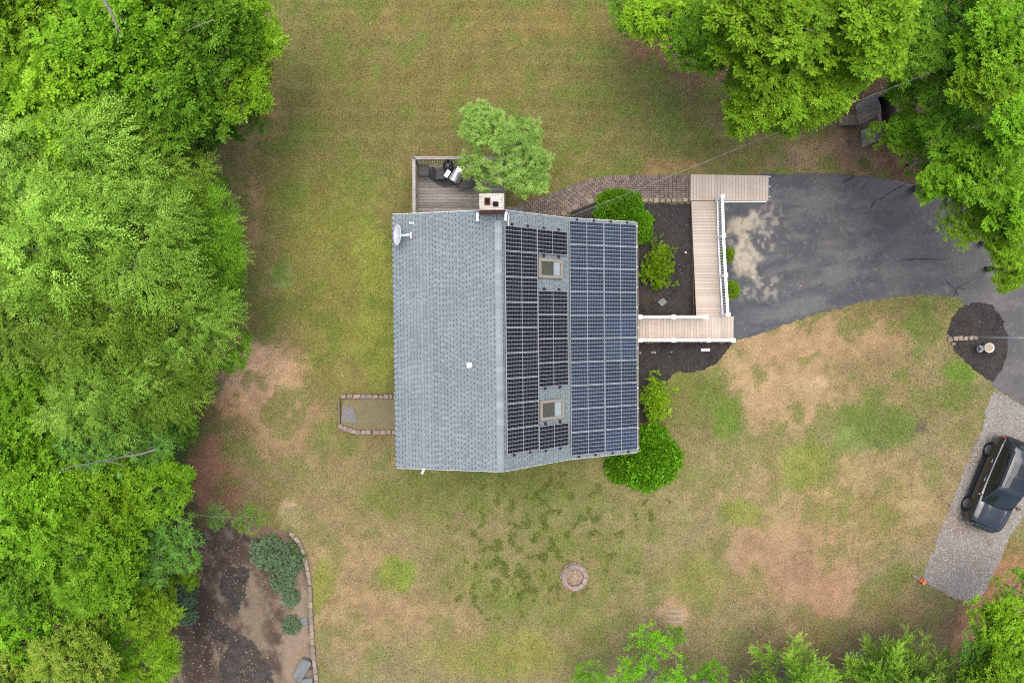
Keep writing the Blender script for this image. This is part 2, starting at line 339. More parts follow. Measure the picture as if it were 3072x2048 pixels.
# ------------------------------------------------------------------ ground colour (albedo) from photo positions
def lerpc(c, col, w):
    return c * (1 - w[..., None]) + np.array(col) * w[..., None]
BLOBS = [  # u, v, ru, rv, colour, strength
    # olive / green lawn
    (1000, 850, 170, 330, (.155, .155, .036), .7), (1130, 900, 60, 320, (.175, .18, .04), .75), (1000, 300, 260, 260, (.115, .105, .036), .5),
    (1900, 330, 330, 170, (.125, .115, .042), .4), (2000, 320, 60, 120, (.07, .105, .022), .5), (1500, 60, 500, 60, (.17, .12, .05), .5), (1350, 250, 380, 120, (.135, .11, .042), .5),
    (1450, 1440, 330, 45, (.072, .088, .02), .75), (1330, 1480, 320, 75, (.095, .11, .026), .7), (1750, 1500, 200, 60, (.09, .1, .028), .5),
    # bare and tan
    (760, 1130, 125, 105, (.42, .3, .2), 1.0), (660, 1080, 80, 70, (.34, .23, .14), .9), (700, 1215, 70, 50, (.35, .22, .13), .75), (860, 1090, 70, 75, (.27, .205, .13), .8),
    (800, 1215, 110, 85, (.29, .215, .145), .8), (860, 1270, 120, 120, (.2, .148, .095), .7), (700, 1430, 130, 160, (.17, .13, .082), .7), (860, 1540, 50, 45, (.31, .255, .185), .85), (980, 1500, 120, 200, (.185, .145, .085), .5),
    (1150, 1600, 350, 300, (.18, .15, .078), .35), (1050, 1780, 220, 220, (.22, .165, .1), .6), (1300, 1850, 250, 60, (.21, .155, .095), .6), (700, 1330, 90, 60, (.16, .145, .06), .6),
    (2370, 1690, 215, 150, (.22, .16, .105), .85), (2490, 1790, 100, 100, (.235, .16, .11), .75), (2400, 1700, 60, 50, (.15, .105, .08), .6), (2400, 1180, 190, 150, (.26, .195, .12), .7), (2250, 1100, 130, 70, (.26, .2, .12), .7), (2480, 1010, 280, 75, (.24, .175, .11), .85), (2440, 1160, 55, 30, (.31, .245, .165), .6),
    (2650, 1130, 160, 170, (.165, .135, .072), .6), (2600, 1500, 280, 170, (.225, .18, .09), .6), (2300, 1450, 250, 160, (.225, .185, .095), .5), (2020, 1850, 60, 60, (.24, .18, .125), .8), (2000, 1950, 160, 60, (.17, .13, .085), .5),
    (2490, 460, 200, 55, (.185, .135, .092), .8), (2580, 440, 100, 90, (.15, .105, .075), .9), (2200, 380, 110, 50, (.16, .125, .085), .6), (2000, 500, 120, 25, (.2, .14, .075), .7), (2360, 470, 50, 30, (.13, .1, .075), .8),
    (1330, 470, 120, 18, (.15, .1, .06), .6), (1235, 560, 22, 80, (.17, .115, .065), .6), (620, 1000, 90, 300, (.17, .13, .08), .5), (700, 620, 75, 170, (.22, .16, .1), .7), (770, 300, 100, 190, (.2, .155, .075), .7), (760, 900, 60, 90, (.2, .16, .09), .5),
    (2400, 1950, 160, 90, (.19, .14, .085), .6), (2750, 1850, 200, 80, (.19, .155, .07), .5), (1740, 1725, 75, 72, (.2, .145, .1), .6), (1095, 1195, 90, 25, (.15, .11, .07), .5), (1095, 1315, 90, 20, (.17, .125, .075), .5),
    # greens and moss
    (2190, 1245, 60, 65, (.085, .13, .018), .8), (2100, 1200, 60, 50, (.09, .115, .03), .6), (2150, 1130, 50, 40, (.09, .115, .03), .6), (2640, 1275, 140, 80, (.075, .11, .022), .8), (2780, 960, 60, 60, (.075, .11, .02), .7),
    (2868, 1112, 42, 30, (.1, .17, .02), .9), (2880, 1180, 70, 40, (.085, .1, .022), .7), (2420, 1400, 80, 75, (.15, .165, .032), .7), (2230, 1550, 75, 50, (.145, .165, .028), .75), (1490, 1960, 260, 75, (.165, .165, .034), .65),
    (1200, 1720, 65, 60, (.13, .165, .022), .8), (2080, 1740, 95, 80, (.17, .17, .035), .6), (960, 1750, 26, 90, (.15, .16, .026), .75), (850, 842, 42, 44, (.145, .185, .065), .8), (2545, 1322, 48, 40, (.15, .18, .06), .75),
    (1500, 1810, 90, 60, (.095, .14, .035), .5), (2030, 330, 40, 60, (.06, .1, .02), .5), (1860, 270, 80, 60, (.1, .11, .03), .5), (2900, 1290, 70, 60, (.09, .1, .024), .5),
    (2760, 1275, 25, 20, (.08, .065, .055), .8),
    # wood floor and leaf litter
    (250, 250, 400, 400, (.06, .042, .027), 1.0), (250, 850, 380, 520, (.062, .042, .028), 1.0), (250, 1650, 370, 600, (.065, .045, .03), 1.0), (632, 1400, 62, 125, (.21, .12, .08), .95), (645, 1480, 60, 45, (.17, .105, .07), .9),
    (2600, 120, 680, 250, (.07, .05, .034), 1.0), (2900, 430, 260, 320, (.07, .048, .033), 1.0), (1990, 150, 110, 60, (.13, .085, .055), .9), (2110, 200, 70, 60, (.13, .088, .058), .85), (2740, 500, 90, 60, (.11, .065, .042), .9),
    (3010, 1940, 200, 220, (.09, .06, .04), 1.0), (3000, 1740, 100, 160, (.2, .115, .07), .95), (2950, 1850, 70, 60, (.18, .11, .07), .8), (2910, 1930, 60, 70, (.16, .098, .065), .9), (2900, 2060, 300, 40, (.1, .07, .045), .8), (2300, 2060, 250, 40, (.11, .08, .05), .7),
]
def ground_color(X, Y):
    u, v = PX(X, Y)
    n1 = fbm(X, Y, 3.2, 11); n2 = fbm(X, Y, 1.1, 31); n3 = fbm(X, Y, 7.5, 51)
    wu = u + (fbm(X, Y, 2.2, 71) - .5) * 70 + (fbm(X, Y, .5, 75, 3) - .5) * 50; wv = v + (fbm(X, Y, 2.2, 81) - .5) * 70 + (fbm(X, Y, .5, 85, 3) - .5) * 50
    c = np.empty(X.shape + (3,)); c[:] = (.125, .113, .04)
    south = sstep(1150, 1500, v); c = lerpc(c, (.178, .145, .08), south * .8)
    east = sstep(2050, 2250, u) * sstep(930, 1050, v); c = lerpc(c, (.2, .155, .09), east * .55)
    c = lerpc(c, (.1, .112, .026), sstep(.5, .72, n1) * .7)
    c = lerpc(c, (.22, .175, .085), sstep(.53, .75, n3) * .4)
    c = lerpc(c, (.16, .105, .05), sstep(.56, .78, 1 - n2) * .35)
    stripe = .5 + .5 * np.sin(Y * 2 * np.pi / 1.15 + (n1 - .5) * 1.2)
    top = 1 - sstep(150, 600, v)
    s2 = VN(402)(np.zeros_like(Y) + 3.3, Y * 2.3); c = c * (1 + .16 * (stripe - .5) * top + .5 * (s2 - .5) * top + .2 * np.sin(Y * 2 * np.pi / .62 + (n1 - .5) * .8) * top * (n3 > .0))[..., None]
    c = lerpc(c, (.12, .112, .037), top * .55)
    hf = .55 * fbm(X, Y, .3, 301, 3) + .45 * VN(309)(X * 11, Y * 11)
    for (bu, bv, ru, rv, col, st) in BLOBS:
        if col[0] > 1.15 * col[1] and col[0] > .12: col = (col[0] * 1.08, col[1] * .96, col[2] * .9)
        elif col[1] > col[0]: col = (col[0] * .95, col[1] * 1.08, col[2] * .9)
        d = np.sqrt(((wu - bu) / ru) ** 2 + ((wv - bv) / rv) ** 2)
        wgt = (1 - sstep(.62, 1.28, d)) * st
        if st < .97: wgt = wgt * (.65 + .7 * np.clip(n2 - .15, 0, .7))
        if st < .97 or col[0] > .12: wgt = .45 * wgt + .55 * st * sstep(.3, .62, wgt + (hf - .5) * 1.0)
        c = lerpc(c, col, np.clip(wgt, 0, 1))
    # dark moss cushions scattered over the dry lawn south of the house
    dm = np.exp(-(((u - 1640) / 330) ** 2 + ((v - 1620) / 190) ** 2)) + .8 * np.exp(-(((u - 1500) / 150) ** 2 + ((v - 1770) / 90) ** 2)) + .5 * np.exp(-(((u - 1850) / 200) ** 2 + ((v - 1520) / 80) ** 2))
    k = fbm(X, Y, .4, 131, 3) + .2 * (fbm(X, Y, 2.5, 141, 2) - .5)
    moss = sstep(.56, .7, k + .12 * (dm - 1)) * np.clip(dm, 0, 1)
    c = lerpc(c, (.072, .1, .022), moss * .75)
    c = lerpc(c, (.12, .135, .03), sstep(.47, .55, k) * np.clip(dm, 0, 1) * .5)
    n5 = fbm(X, Y, .55, 191, 3); n6 = fbm(X, Y, .28, 195, 2)
    c = c * (1 + .3 * (n5 - .5) + .35 * (n6 - .5))[..., None]
    # thin green shoots on the dry lawn east and south
    k2 = fbm(X, Y, .9, 161, 3)
    c = lerpc(c, (.085, .125, .022), sstep(.55, .68, k2) * .6 * (1 - np.clip(south * .3, 0, 1)))
    c = c * np.array((1.06, 1.07, 1.0))
    return c, moss

def gridlines(lo, hi, step, far):
    a = np.arange(lo, hi + 1e-6, step)
    out = [far * .1, far * .25, far * .5, far]
    return np.concatenate([[lo - q for q in out[::-1]], a, [hi + q for q in out]])
gx = gridlines(-28.5, 28.5, .13, 420); gy = gridlines(-21, 19.5, .13, 420)
GX, GY = np.meshgrid(gx, gy); nx, ny = len(gx), len(gy)
gc, gmoss = ground_color(GX, GY)
me = bpy.data.meshes.new('ground')
V = np.stack([GX, GY, np.zeros_like(GX)], -1).reshape(-1, 3).astype(np.float32)
me.vertices.add(len(V)); me.vertices.foreach_set('co', V.ravel())
ii = (np.arange(ny - 1)[:, None] * nx + np.arange(nx - 1)[None]).ravel()
Q = np.stack([ii, ii + 1, ii + nx + 1, ii + nx], 1).astype(np.int32)
me.loops.add(Q.size); me.loops.foreach_set('vertex_index', Q.ravel())
me.polygons.add(len(Q)); me.polygons.foreach_set('loop_start', np.arange(0, Q.size, 4, dtype=np.int32))
at = me.attributes.new('Col', 'FLOAT_COLOR', 'POINT'); cc = np.ones((len(V), 4), np.float32); cc[:, :3] = gc.reshape(-1, 3); at.data.foreach_set('color', cc.ravel())
me.materials.append(M_ground); me.update(calc_edges=True)
tag(inst('ground', me, I4), kind='structure')

def sheet(name, poly, z, m, colfn, step=.16, jit=.03, seed=0):
    """a flat sheet with an uneven edge, finely divided so that its own colour can vary"""
    r = np.random.default_rng(seed + 5); pts = [P(u, v, z).xy for u, v in poly]
    edge = []
    for i in range(len(pts)):
        a, b = pts[i], pts[(i + 1) % len(pts)]; n = max(1, int((b - a).length / .14))
        nrm = Vector((-(b - a).y, (b - a).x)).normalized()
        for k in range(n):
            p = a.lerp(b, k / n)
            edge.append(p + nrm * float(r.normal(0, jit)))
    ex = np.array([p.x for p in edge]); ey = np.array([p.y for p in edge])
    X, Y = np.meshgrid(np.arange(ex.min(), ex.max(), step), np.arange(ey.min(), ey.max(), step))
    X = (X + r.uniform(-.3, .3, X.shape) * step).ravel(); Y = (Y + r.uniform(-.3, .3, Y.shape) * step).ravel()
    k = inpoly(X, Y, list(zip(ex, ey))); X = X[k]; Y = Y[k]
    vs = edge + [Vector((a, b)) for a, b in zip(X, Y)]
    n = len(edge)
    ov, oe, of, *_ = delaunay_2d_cdt(vs, [], [list(range(n))], 1, 1e-5)
    me = bpy.data.meshes.new(name); me.from_pydata([(p.x, p.y, z) for p in ov], [], [f if (ov[f[1]] - ov[f[0]]).cross(ov[f[2]] - ov[f[0]]) > 0 else f[::-1] for f in of])
    A = np.array([(p.x, p.y) for p in ov]); u, v = PX(A[:, 0], A[:, 1])
    c = colfn(A[:, 0], A[:, 1], u, v)
    at = me.attributes.new('Col', 'FLOAT_COLOR', 'POINT'); cc = np.ones((len(A), 4), np.float32); cc[:, :3] = c; at.data.foreach_set('color', cc.ravel())
    me.materials.append(m); me.update()
    return inst(name, me, I4)

def drive_col(X, Y, u, v):
    c = np.empty(X.shape + (3,)); c[:] = (.088, .086, .083)
    n = fbm(X, Y, 1.8, 201); n2 = fbm(X, Y, .55, 211); n3 = fbm(X, Y, .22, 221, 3)
    c = lerpc(c, (.06, .062, .066), sstep(.45, .7, n) * .8); c = lerpc(c, (.105, .102, .094), sstep(.5, .75, 1 - n) * .6)
    c = lerpc(c, (.055, .06, .066), (1 - sstep(2250, 2480, u)) * .8)
    st = fbm(X * .45 + Y * .12, Y * 1.5 - X * .3, .7, 225, 4); c = lerpc(c, (.12, .118, .113), sstep(.52, .7, st) * .6 * sstep(2150, 2350, u)); c = lerpc(c, (.05, .052, .056), sstep(.54, .7, 1 - st) * .5)
    wu = u + (n2 - .5) * 90; wv = v + (n - .5) * 60
    def el(a, b, ru, rv, rot=0):
        ca, sa = math.cos(rot), math.sin(rot); x = (wu - a) * ca + (wv - b) * sa; y = -(wu - a) * sa + (wv - b) * ca
        return np.sqrt((x / ru) ** 2 + (y / rv) ** 2)
    sand = np.maximum.reduce([1 - sstep(.6, 1.1, el(2225, 745, 34, 100, -.12)), 1 - sstep(.6, 1.1, el(2245, 672, 36, 24)), 1 - sstep(.6, 1.1, el(2262, 645, 22, 20)), 1 - sstep(.6, 1.1, el(2250, 820, 26, 42, -.3))])
    c = lerpc(c, (.31, .27, .2), sand * (.55 + .45 * sstep(.3, .5, n3)))
    sm = np.maximum.reduce([1 - sstep(.5, 1.2, el(2300, 690, 40, 90, .3)), .9 * (1 - sstep(.5, 1.2, el(2300, 872, 85, 34, -.2))), .8 * (1 - sstep(.5, 1.2, el(2275, 740, 22, 50)))])
    c = lerpc(c, (.27, .245, .2), sm * sstep(.5, .62, n3) * .9)
    c = lerpc(c, (.095, .093, .088), sm * .35)
    c = lerpc(c, (.088, .084, .076), sstep(2550, 2850, u) * .45); sp = fbm(X, Y, .18, 229, 2); c = lerpc(c, (.14, .135, .125), sstep(.72, .8, sp) * .5)
    return c
drive = tag(sheet('driveway', DRIVE, .008, M_asphalt, drive_col, .09, .035, 1), kind='structure')
for ck in ([(2718, 549), (2700, 562), (2668, 578), (2640, 598)], [(2625, 603), (2612, 622)], [(2562, 530), (2540, 542), (2522, 549)], [(2722, 549), (2755, 556)], [(2862, 888), (2866, 868), (2850, 855), (2842, 842)], [(2872, 888), (2870, 866), (2890, 852), (2910, 846)], [(2700, 782), (2760, 776), (2832, 779)], [(2870, 866), (2884, 862), (2894, 868)]):
    pp = [P(u, v, .016) for u, v in ck]; q = []
    for a, b in zip(pp, pp[1:]):
        n = max(2, int((b - a).length / .12)); q += [a.lerp(b, k / n) + Vector((random.gauss(0, .02), random.gauss(0, .02), 0)) for k in range(n)]
    q.append(pp[-1]); mb = MB(); vs = []
    for i, p in enumerate(q):
        d = (q[min(i + 1, len(q) - 1)] - q[max(i - 1, 0)]).normalized(); w_ = random.uniform(.008, .028); s_ = Vector((-d.y, d.x, 0)) * w_; vs += [p + s_, p - s_, p + s_ * 1.6 - Vector((0, 0, .007)), p - s_ * 1.6 - Vector((0, 0, .007))]
    fs = []
    for i in range(len(q) - 1): k = i * 4; fs += [(k, k + 1, k + 5, k + 4), (k + 2, k, k + 4, k + 6), (k + 1, k + 3, k + 7, k + 5)]
    mb.add(vs, fs); mb.obj('sealed_crack', M_tar, drive)
def mulch_col(X, Y, u, v):
    c = np.empty(X.shape + (3,)); c[:] = (.038, .035, .032); n = fbm(X, Y, 1.3, 231); n2 = fbm(X, Y, .4, 241)
    c = lerpc(c, (.052, .044, .038), sstep(.5, .75, n) * .7); c = lerpc(c, (.018, .017, .016), sstep(.5, .7, n2) * .6)
    return c
for k, (pg, jj) in enumerate(((MULCH1, .03), (MULCH2, .04), (MULCH3, .04))):
    tag(sheet('mulch_bed', pg, .014, M_mulch, mulch_col, .2, jj, 10 + k), kind='structure')
def gravel_col(X, Y, u, v):
    c = np.empty(X.shape + (3,)); c[:] = (.185, .17, .152); n = fbm(X, Y, 1.6, 251); n2 = fbm(X, Y, .5, 261)
    c = lerpc(c, (.13, .115, .1), sstep(.45, .7, n) * .7); c = lerpc(c, (.17, .115, .08), sstep(.55, .72, n2) * (.35 + .5 * sstep(1500, 1650, v) * sstep(2900, 3050, u)))
    d = np.sqrt(((u - 2880) / 60) ** 2 + ((v - 1560) / 50) ** 2); c = lerpc(c, (.17, .115, .08), (1 - sstep(.4, 1.2, d)) * .6)
    return c
tag(sheet('gravel_drive', GRAVEL, .006, M_gravelb, gravel_col, .15, .06, 21), kind='structure')
def soil_col(X, Y, u, v):
    c = np.empty(X.shape + (3,)); c[:] = (.075, .055, .041); n = fbm(X, Y, 1.2, 271); st = fbm(X * 1.6 + Y * .5, Y * .6, .5, 291, 4); n2 = fbm(X, Y, .45, 281)
    c = lerpc(c, (.05, .038, .03), sstep(.5, .7, n) * .8); c = lerpc(c, (.17, .125, .085), sstep(.5, .68, n2) * .6)
    c = lerpc(c, (.2, .16, .115), sstep(.55, .72, st) * .6); c = lerpc(c, (.04, .03, .024), sstep(.55, .72, 1 - st) * .6)
    def el(a, b, ru, rv): return np.sqrt(((u + (n2 - .5) * 70 - a) / ru) ** 2 + ((v + (n - .5) * 70 - b) / rv) ** 2)
    c = lerpc(c, (.21, .165, .11), (1 - sstep(.5, 1.2, el(765, 1840, 32, 120))) * .65)
    c = lerpc(c, (.2, .15, .105), (1 - sstep(.5, 1.2, el(890, 1900, 45, 200))) * .9)
    c = lerpc(c, (.04, .028, .022), (1 - sstep(.5, 1.2, el(590, 1920, 50, 200))) * .8)
    c = lerpc(c, (.03, .022, .018), (1 - sstep(.6, 1.2, el(735, 1600, 28, 28))) * .9)
    c = lerpc(c, (.16, .105, .075), (1 - sstep(.6, 1.2, el(800, 1585, 70, 25))) * .8)
    return c
tag(sheet('garden_bed', SOIL, .006, M_sheet, soil_col, .13, .05, 31), kind='structure')

# grass: short blades, dense where the lawn is green; colours follow the turf
def scatter(n, box=(-26.5, 26.5, -18.6, 17.6), seed=3):
    r = np.random.default_rng(seed); return r.uniform(box[0], box[1], n), r.uniform(box[2], box[3], n), r
X, Y, r = scatter(620000, seed=3); u, v = PX(X, Y)
bad = np.zeros(len(X), bool)
for pg in (DRIVE, GRAVEL, MULCH1, MULCH2, MULCH3, SOIL, WALKU + WALKL[::-1], [(1230, 470), (1560, 470), (1560, 640), (1230, 640)], [(1270, 640), (1880, 640), (1880, 1340), (1270, 1340)], [(2060, 515), (2310, 515), (2310, 1035), (1880, 1035)], [(1030, 1195), (1230, 1195), (1230, 1300), (1030, 1300)]):
    bad |= inpoly(u, v, pg)
dfp = np.hypot(u - 1722, v - 1725) < 42; bad |= dfp
lum_c, ms = ground_color(X, Y); lum2, _ = ground_color(X + r.normal(0, .3, len(X)), Y + r.normal(0, .3, len(X)))
litter = (lum_c.sum(-1) < .16) | ((lum_c[:, 0] - lum_c[:, 1]) > .052)
bad |= litter & (r.random(len(X)) > .12)
k = ~bad; X, Y, lum_c, ms = X[k], Y[k], lum2[k], ms[k]; n = len(X)
az = r.uniform(0, 2 * np.pi, n); tiltb = r.uniform(.25, 1.0, n); Lb = r.uniform(.05, .11, n) * (1 + .6 * ms); wb = r.uniform(.016, .032, n)
d = np.stack([np.cos(az), np.sin(az)], 1); pz = np.stack([-d[:, 1], d[:, 0]], 1)
B = np.stack([X, Y], 1)
V3 = np.zeros((n, 3, 3))
V3[:, 0, :2] = B - pz * wb[:, None] / 2; V3[:, 1, :2] = B + pz * wb[:, None] / 2; V3[:, 2, :2] = B + d * (Lb * np.cos(tiltb * .9))[:, None]
V3[:, :2, 2] = .001; V3[:, 2, 2] = Lb * np.sin(tiltb * .9) * .8 + .004
bc = lum_c * (.4 + 1.5 * r.random(n) ** 1.3)[:, None]; bc[:, 1] *= r.uniform(.92, 1.1, n); pale = r.random(n) < .1; bc[pale] = bc[pale] * .4 + np.array((.34, .28, .13)) * .6
tufts = None
tag(inst('lawn_grass', npmesh('lawn_grass', V3.reshape(-1, 3), 3, M_blade, {'Col': bc}), I4), 'short dry lawn grass around the house', 'grass', kind='stuff')

X, Y, r = scatter(260000, (-6, 8.5, -15.5, -6.5), 4); _, ms = ground_color(X, Y); u, v = PX(X, Y)
k = (ms > .35) & (r.random(len(X)) < .28) & (np.hypot(u - 1722, v - 1725) > 48); X, Y = X[k], Y[k]; n = len(X)
az = r.uniform(0, 2 * np.pi, n); L_ = r.uniform(.05, .13, n); d = np.stack([np.cos(az), np.sin(az)], 1); pz = np.stack([-d[:, 1], d[:, 0]], 1); B = np.stack([X, Y], 1)
V3 = np.zeros((n, 3, 3)); V3[:, 0, :2] = B - pz * .014; V3[:, 1, :2] = B + pz * .014; V3[:, 2, :2] = B + d * (L_ * .5)[:, None]; V3[:, :2, 2] = .002; V3[:, 2, 2] = L_
tag(inst('moss_tufts', npmesh('moss_tufts', V3.reshape(-1, 3), 3, M_blade, {'Col': np.array((.085, .125, .026)) * r.uniform(.5, 1.7, n)[:, None]}), I4), 'dark green mossy tufts in the dry lawn around the fire pit', 'moss', kind='stuff')
def flakes(name, X, Y, Z, size, m, r, asp=(.4, .9), lift=.03, lab=None, cat=None):
    n = len(X); az = r.uniform(0, 2 * np.pi, n); L = r.uniform(.6, 1.3, n) * size; W = L * r.uniform(*asp, n)
    d = np.stack([np.cos(az), np.sin(az), r.uniform(-.35, .35, n)], 1); q = np.stack([-np.sin(az), np.cos(az), r.uniform(-.5, .5, n)], 1)
    C = np.stack([X, Y, Z + r.uniform(.3, 1, n) * lift], 1)
    V = np.stack([C - d * L[:, None] / 2, C + q * W[:, None] / 2, C + d * L[:, None] / 2, C - q * W[:, None] / 2], 1)
    o = inst(name, npmesh(name, V.reshape(-1, 3), 4, m, {'rnd': r.random(n)}), I4)
    return tag(o, lab, cat, kind='stuff')
X, Y, r = scatter(200000, seed=5); u, v = PX(X, Y); c, _ = ground_color(X, Y)
isl = ((c.sum(-1) < .17) | ((c[:, 0] - c[:, 1]) > .05)) & ~inpoly(u, v, DRIVE) & ~inpoly(u, v, GRAVEL) & (c[:, 0] < .2)
insoil = inpoly(u, v, SOIL); isl &= ~insoil
keep = isl & (r.random(len(X)) < .45) | (r.random(len(X)) < .008) | insoil & (r.random(len(X)) < .25 * sstep(.42, .6, fbm(X, Y, .9, 331, 3))) | inpoly(u, v, [(2180, 1580), (2560, 1600), (2580, 1860), (2250, 1840)]) & (r.random(len(X)) < .12)
X, Y = X[keep], Y[keep]
flakes('leaf_litter', X, Y, np.full(len(X), .006), .075, M_litter, r, lab='brown fallen leaves along the wood edge', cat='leaf litter')
X, Y, r = scatter(420000, seed=6); u, v = PX(X, Y)
km = inpoly(u, v, MULCH1) | inpoly(u, v, MULCH2) | inpoly(u, v, MULCH3)
flakes('mulch_chips', X[km], Y[km], np.full(km.sum(), .016), .07, M_chip, r, (.25, .6), .03, 'dark wood chips over the planting beds', 'mulch')
kg = inpoly(u, v, GRAVEL)
X, Y = X[kg], Y[kg]; n = len(X)
OCT = np.array([(1, 0, 0), (0, 1, 0), (-1, 0, 0), (0, -1, 0), (0, 0, .6)], float); OF = [(0, 1, 4), (1, 2, 4), (2, 3, 4), (3, 0, 4)]
Vg = np.empty((n, 4, 3, 3)); sz = r.uniform(.018, .042, n); az = r.uniform(0, 6.28, n)
pts = OCT[None] * sz[:, None, None]; pts[..., :2] *= r.uniform(.7, 1.2, (n, 5, 2))
px = pts[..., 0] * np.cos(az)[:, None] - pts[..., 1] * np.sin(az)[:, None]; py = pts[..., 0] * np.sin(az)[:, None] + pts[..., 1] * np.cos(az)[:, None]
pts = np.stack([px + X[:, None], py + Y[:, None], pts[..., 2] + .008], -1)
for i, f in enumerate(OF): Vg[:, i] = pts[:, list(f)]
tag(inst('gravel', npmesh('gravel', Vg.reshape(-1, 3), 3, M_pebble, {'rnd': np.repeat(r.random(n), 4)}), I4), 'loose grey gravel under the parked car', 'gravel', kind='stuff')
# ------------------------------------------------------------------ house
ZR, ZL, ZM, ZE = 6.7, 5.7, 4.3, 2.8
HR = .0105
pr = P(1503, 1021, ZR); HO = Vector((pr.x, 0, 0))
yN, yS = P(1500, 628, ZR).y, P(1506, 1415, ZR).y
HO.y = (yN + yS) / 2; HL = (yN - yS) / 2
house = emp('house', 'grey shingled house with solar panels over its front roof', 'house', HO, HR)
HW = WM['house']; HWi = HW.inverted()
xL = (HWi @ P(1182, 1022, ZL)).x; xM = (HWi @ P(1703, 1017, ZM)).x; xE = (HWi @ P(1909, 1012, ZE)).x
PL = {'L': (Vector((0, 0, ZR)), Vector((xL, 0, ZL))), 'U': (Vector((0, 0, ZR)), Vector((xM, 0, ZM))), 'E': (Vector((xM, 0, ZM)), Vector((xE, 0, ZE)))}
def plane(side):
    a, b = PL[side]; d = b - a; ln = d.length; d = d / ln
    n = Vector((-d.z, 0, d.x)) if d.x > 0 else Vector((d.z, 0, -d.x))
    return a, d, n, ln
def onroof(side, s, y, h=0.0):
    """world matrix at a spot of a roof slope: X runs down the slope, Y north, Z off the roof"""
    a, d, n, ln = plane(side)
    p = a + d * s + n * h + Vector((0, y, 0))
    M = Matrix(((d.x, 0, n.x, p.x), (0, 1, 0, p.y), (d.z, 0, n.z, p.z), (0, 0, 0, 1)))
    if d.x < 0: M = Matrix(((d.x, 0, n.x, p.x), (0, -1, 0, p.y), (d.z, 0, n.z, p.z), (0, 0, 0, 1)))
    return HW @ M
# walls: gable ends follow the roof, siding boards laid on them
prof = [(xL + .35, 0), (xE - .3, 0), (xE - .3, ZE - .02), (xM, ZM - .22), (0, ZR - .24), (xL + .35, ZL - .12)]
mb = MB(); n = len(prof); y0 = HL - .22
vs = [(x, y0, z) for x, z in prof] + [(x, -y0, z) for x, z in prof]
mb.add(vs, [tuple(range(n))[::-1], tuple(range(n, 2 * n))] + [(i, (i + 1) % n, n + (i + 1) % n, n + i) for i in range(n)])
mb.obj('wall', M_wall, house, local=True)
# roof deck (underlay) with thickness, one slab per slope
mb = MB()
for sd in 'LUE':
    a, d, nn, ln = plane(sd)
    q = [a, a + d * ln]
    vs = [Vector((p.x, sy * HL, p.z)) + nn * h for h in (-.16, 0) for p in q for sy in (1, -1)]
    mb.add(vs, [(0, 1, 3, 2), (4, 6, 7, 5), (0, 4, 5, 1), (2, 3, 7, 6), (0, 2, 6, 4), (1, 5, 7, 3)])
roof = mb.obj('roof', M_shbase, house, local=True)
# laminated shingles: courses of separate tabs
tab = MB(); tab.box((0, 0, .006), (1, 1, 1), top=.97); tabme = tab.mesh('shingle', M_shingle)
EXPO = .146
def tabs(side, s0, s1, holes=()):
    out = []; rr = random.Random(5); ncs = int((s1 - s0) / EXPO); ex = (s1 - s0) / ncs
    for c in range(ncs):
        y = -HL + rr.uniform(-.2, 0)
        s = s0 + ex * (c + .5)
        while y < HL:
            wd = rr.uniform(.1, .15); gap = rr.uniform(.075, .115)
            ya, yb = max(y, -HL + .004), min(y + wd, HL - .004)
            if yb - ya > .05 and not any(h[0] < s < h[1] and h[2] < (ya + yb) / 2 < h[3] for h in holes):
                # the tab covers its course; a thin base course shows in the gaps
                out.append(onroof(side, s + .008, (ya + yb) / 2, .008 + .002 * rr.random()) @ Matrix.Rotation(.03, 4, 'Y') @ SC(ex + .012, yb - ya, .012))
            y += wd + gap
    return out
strip = MB(); strip.box((0, 0, 0), (1, 1, 1))
# base courses: strips stop short so the dark underlay paints a shade line per course
mb = MB(); mb2 = MB()
for sd in 'LUE':
    a, d, nn, ln = plane(sd); ncs = int(ln / EXPO); ex = ln / ncs
    for c in range(ncs):
        M = HWi @ onroof(sd, ex * (c + .5) - .02, 0, .003) @ Matrix.Rotation(.025, 4, 'Y')
        (mb).add([M @ Vector((x * (ex - .035) / 2, y * (HL - .006), z)) for x, y, z in ((-1, -1, -.004), (1, -1, -.004), (1, 1, -.004), (-1, 1, -.004), (-1, -1, .004), (1, -1, .004), (1, 1, .004), (-1, 1, .004))], MB.BF)
o = mb.obj('shingle_course', M_shingle, roof, local=True); o['kind'] = 'stuff'
Lp = plane('L')[3]
tl = tabs('L', .18, Lp - .0)
pieces(roof, 'shingle', tabme, tl)
rest = tabs('U', .12, plane('U')[3] - .02) + tabs('E', .02, plane('E')[3])
base = [v.co.copy() for v in tabme.vertices]; fs = [tuple(p.vertices) for p in tabme.polygons]
mb = MB()
for M in rest: mb.add([M @ p for p in base], fs)
o = mb.obj('shingle', M_shingle, roof); o['kind'] = 'stuff'
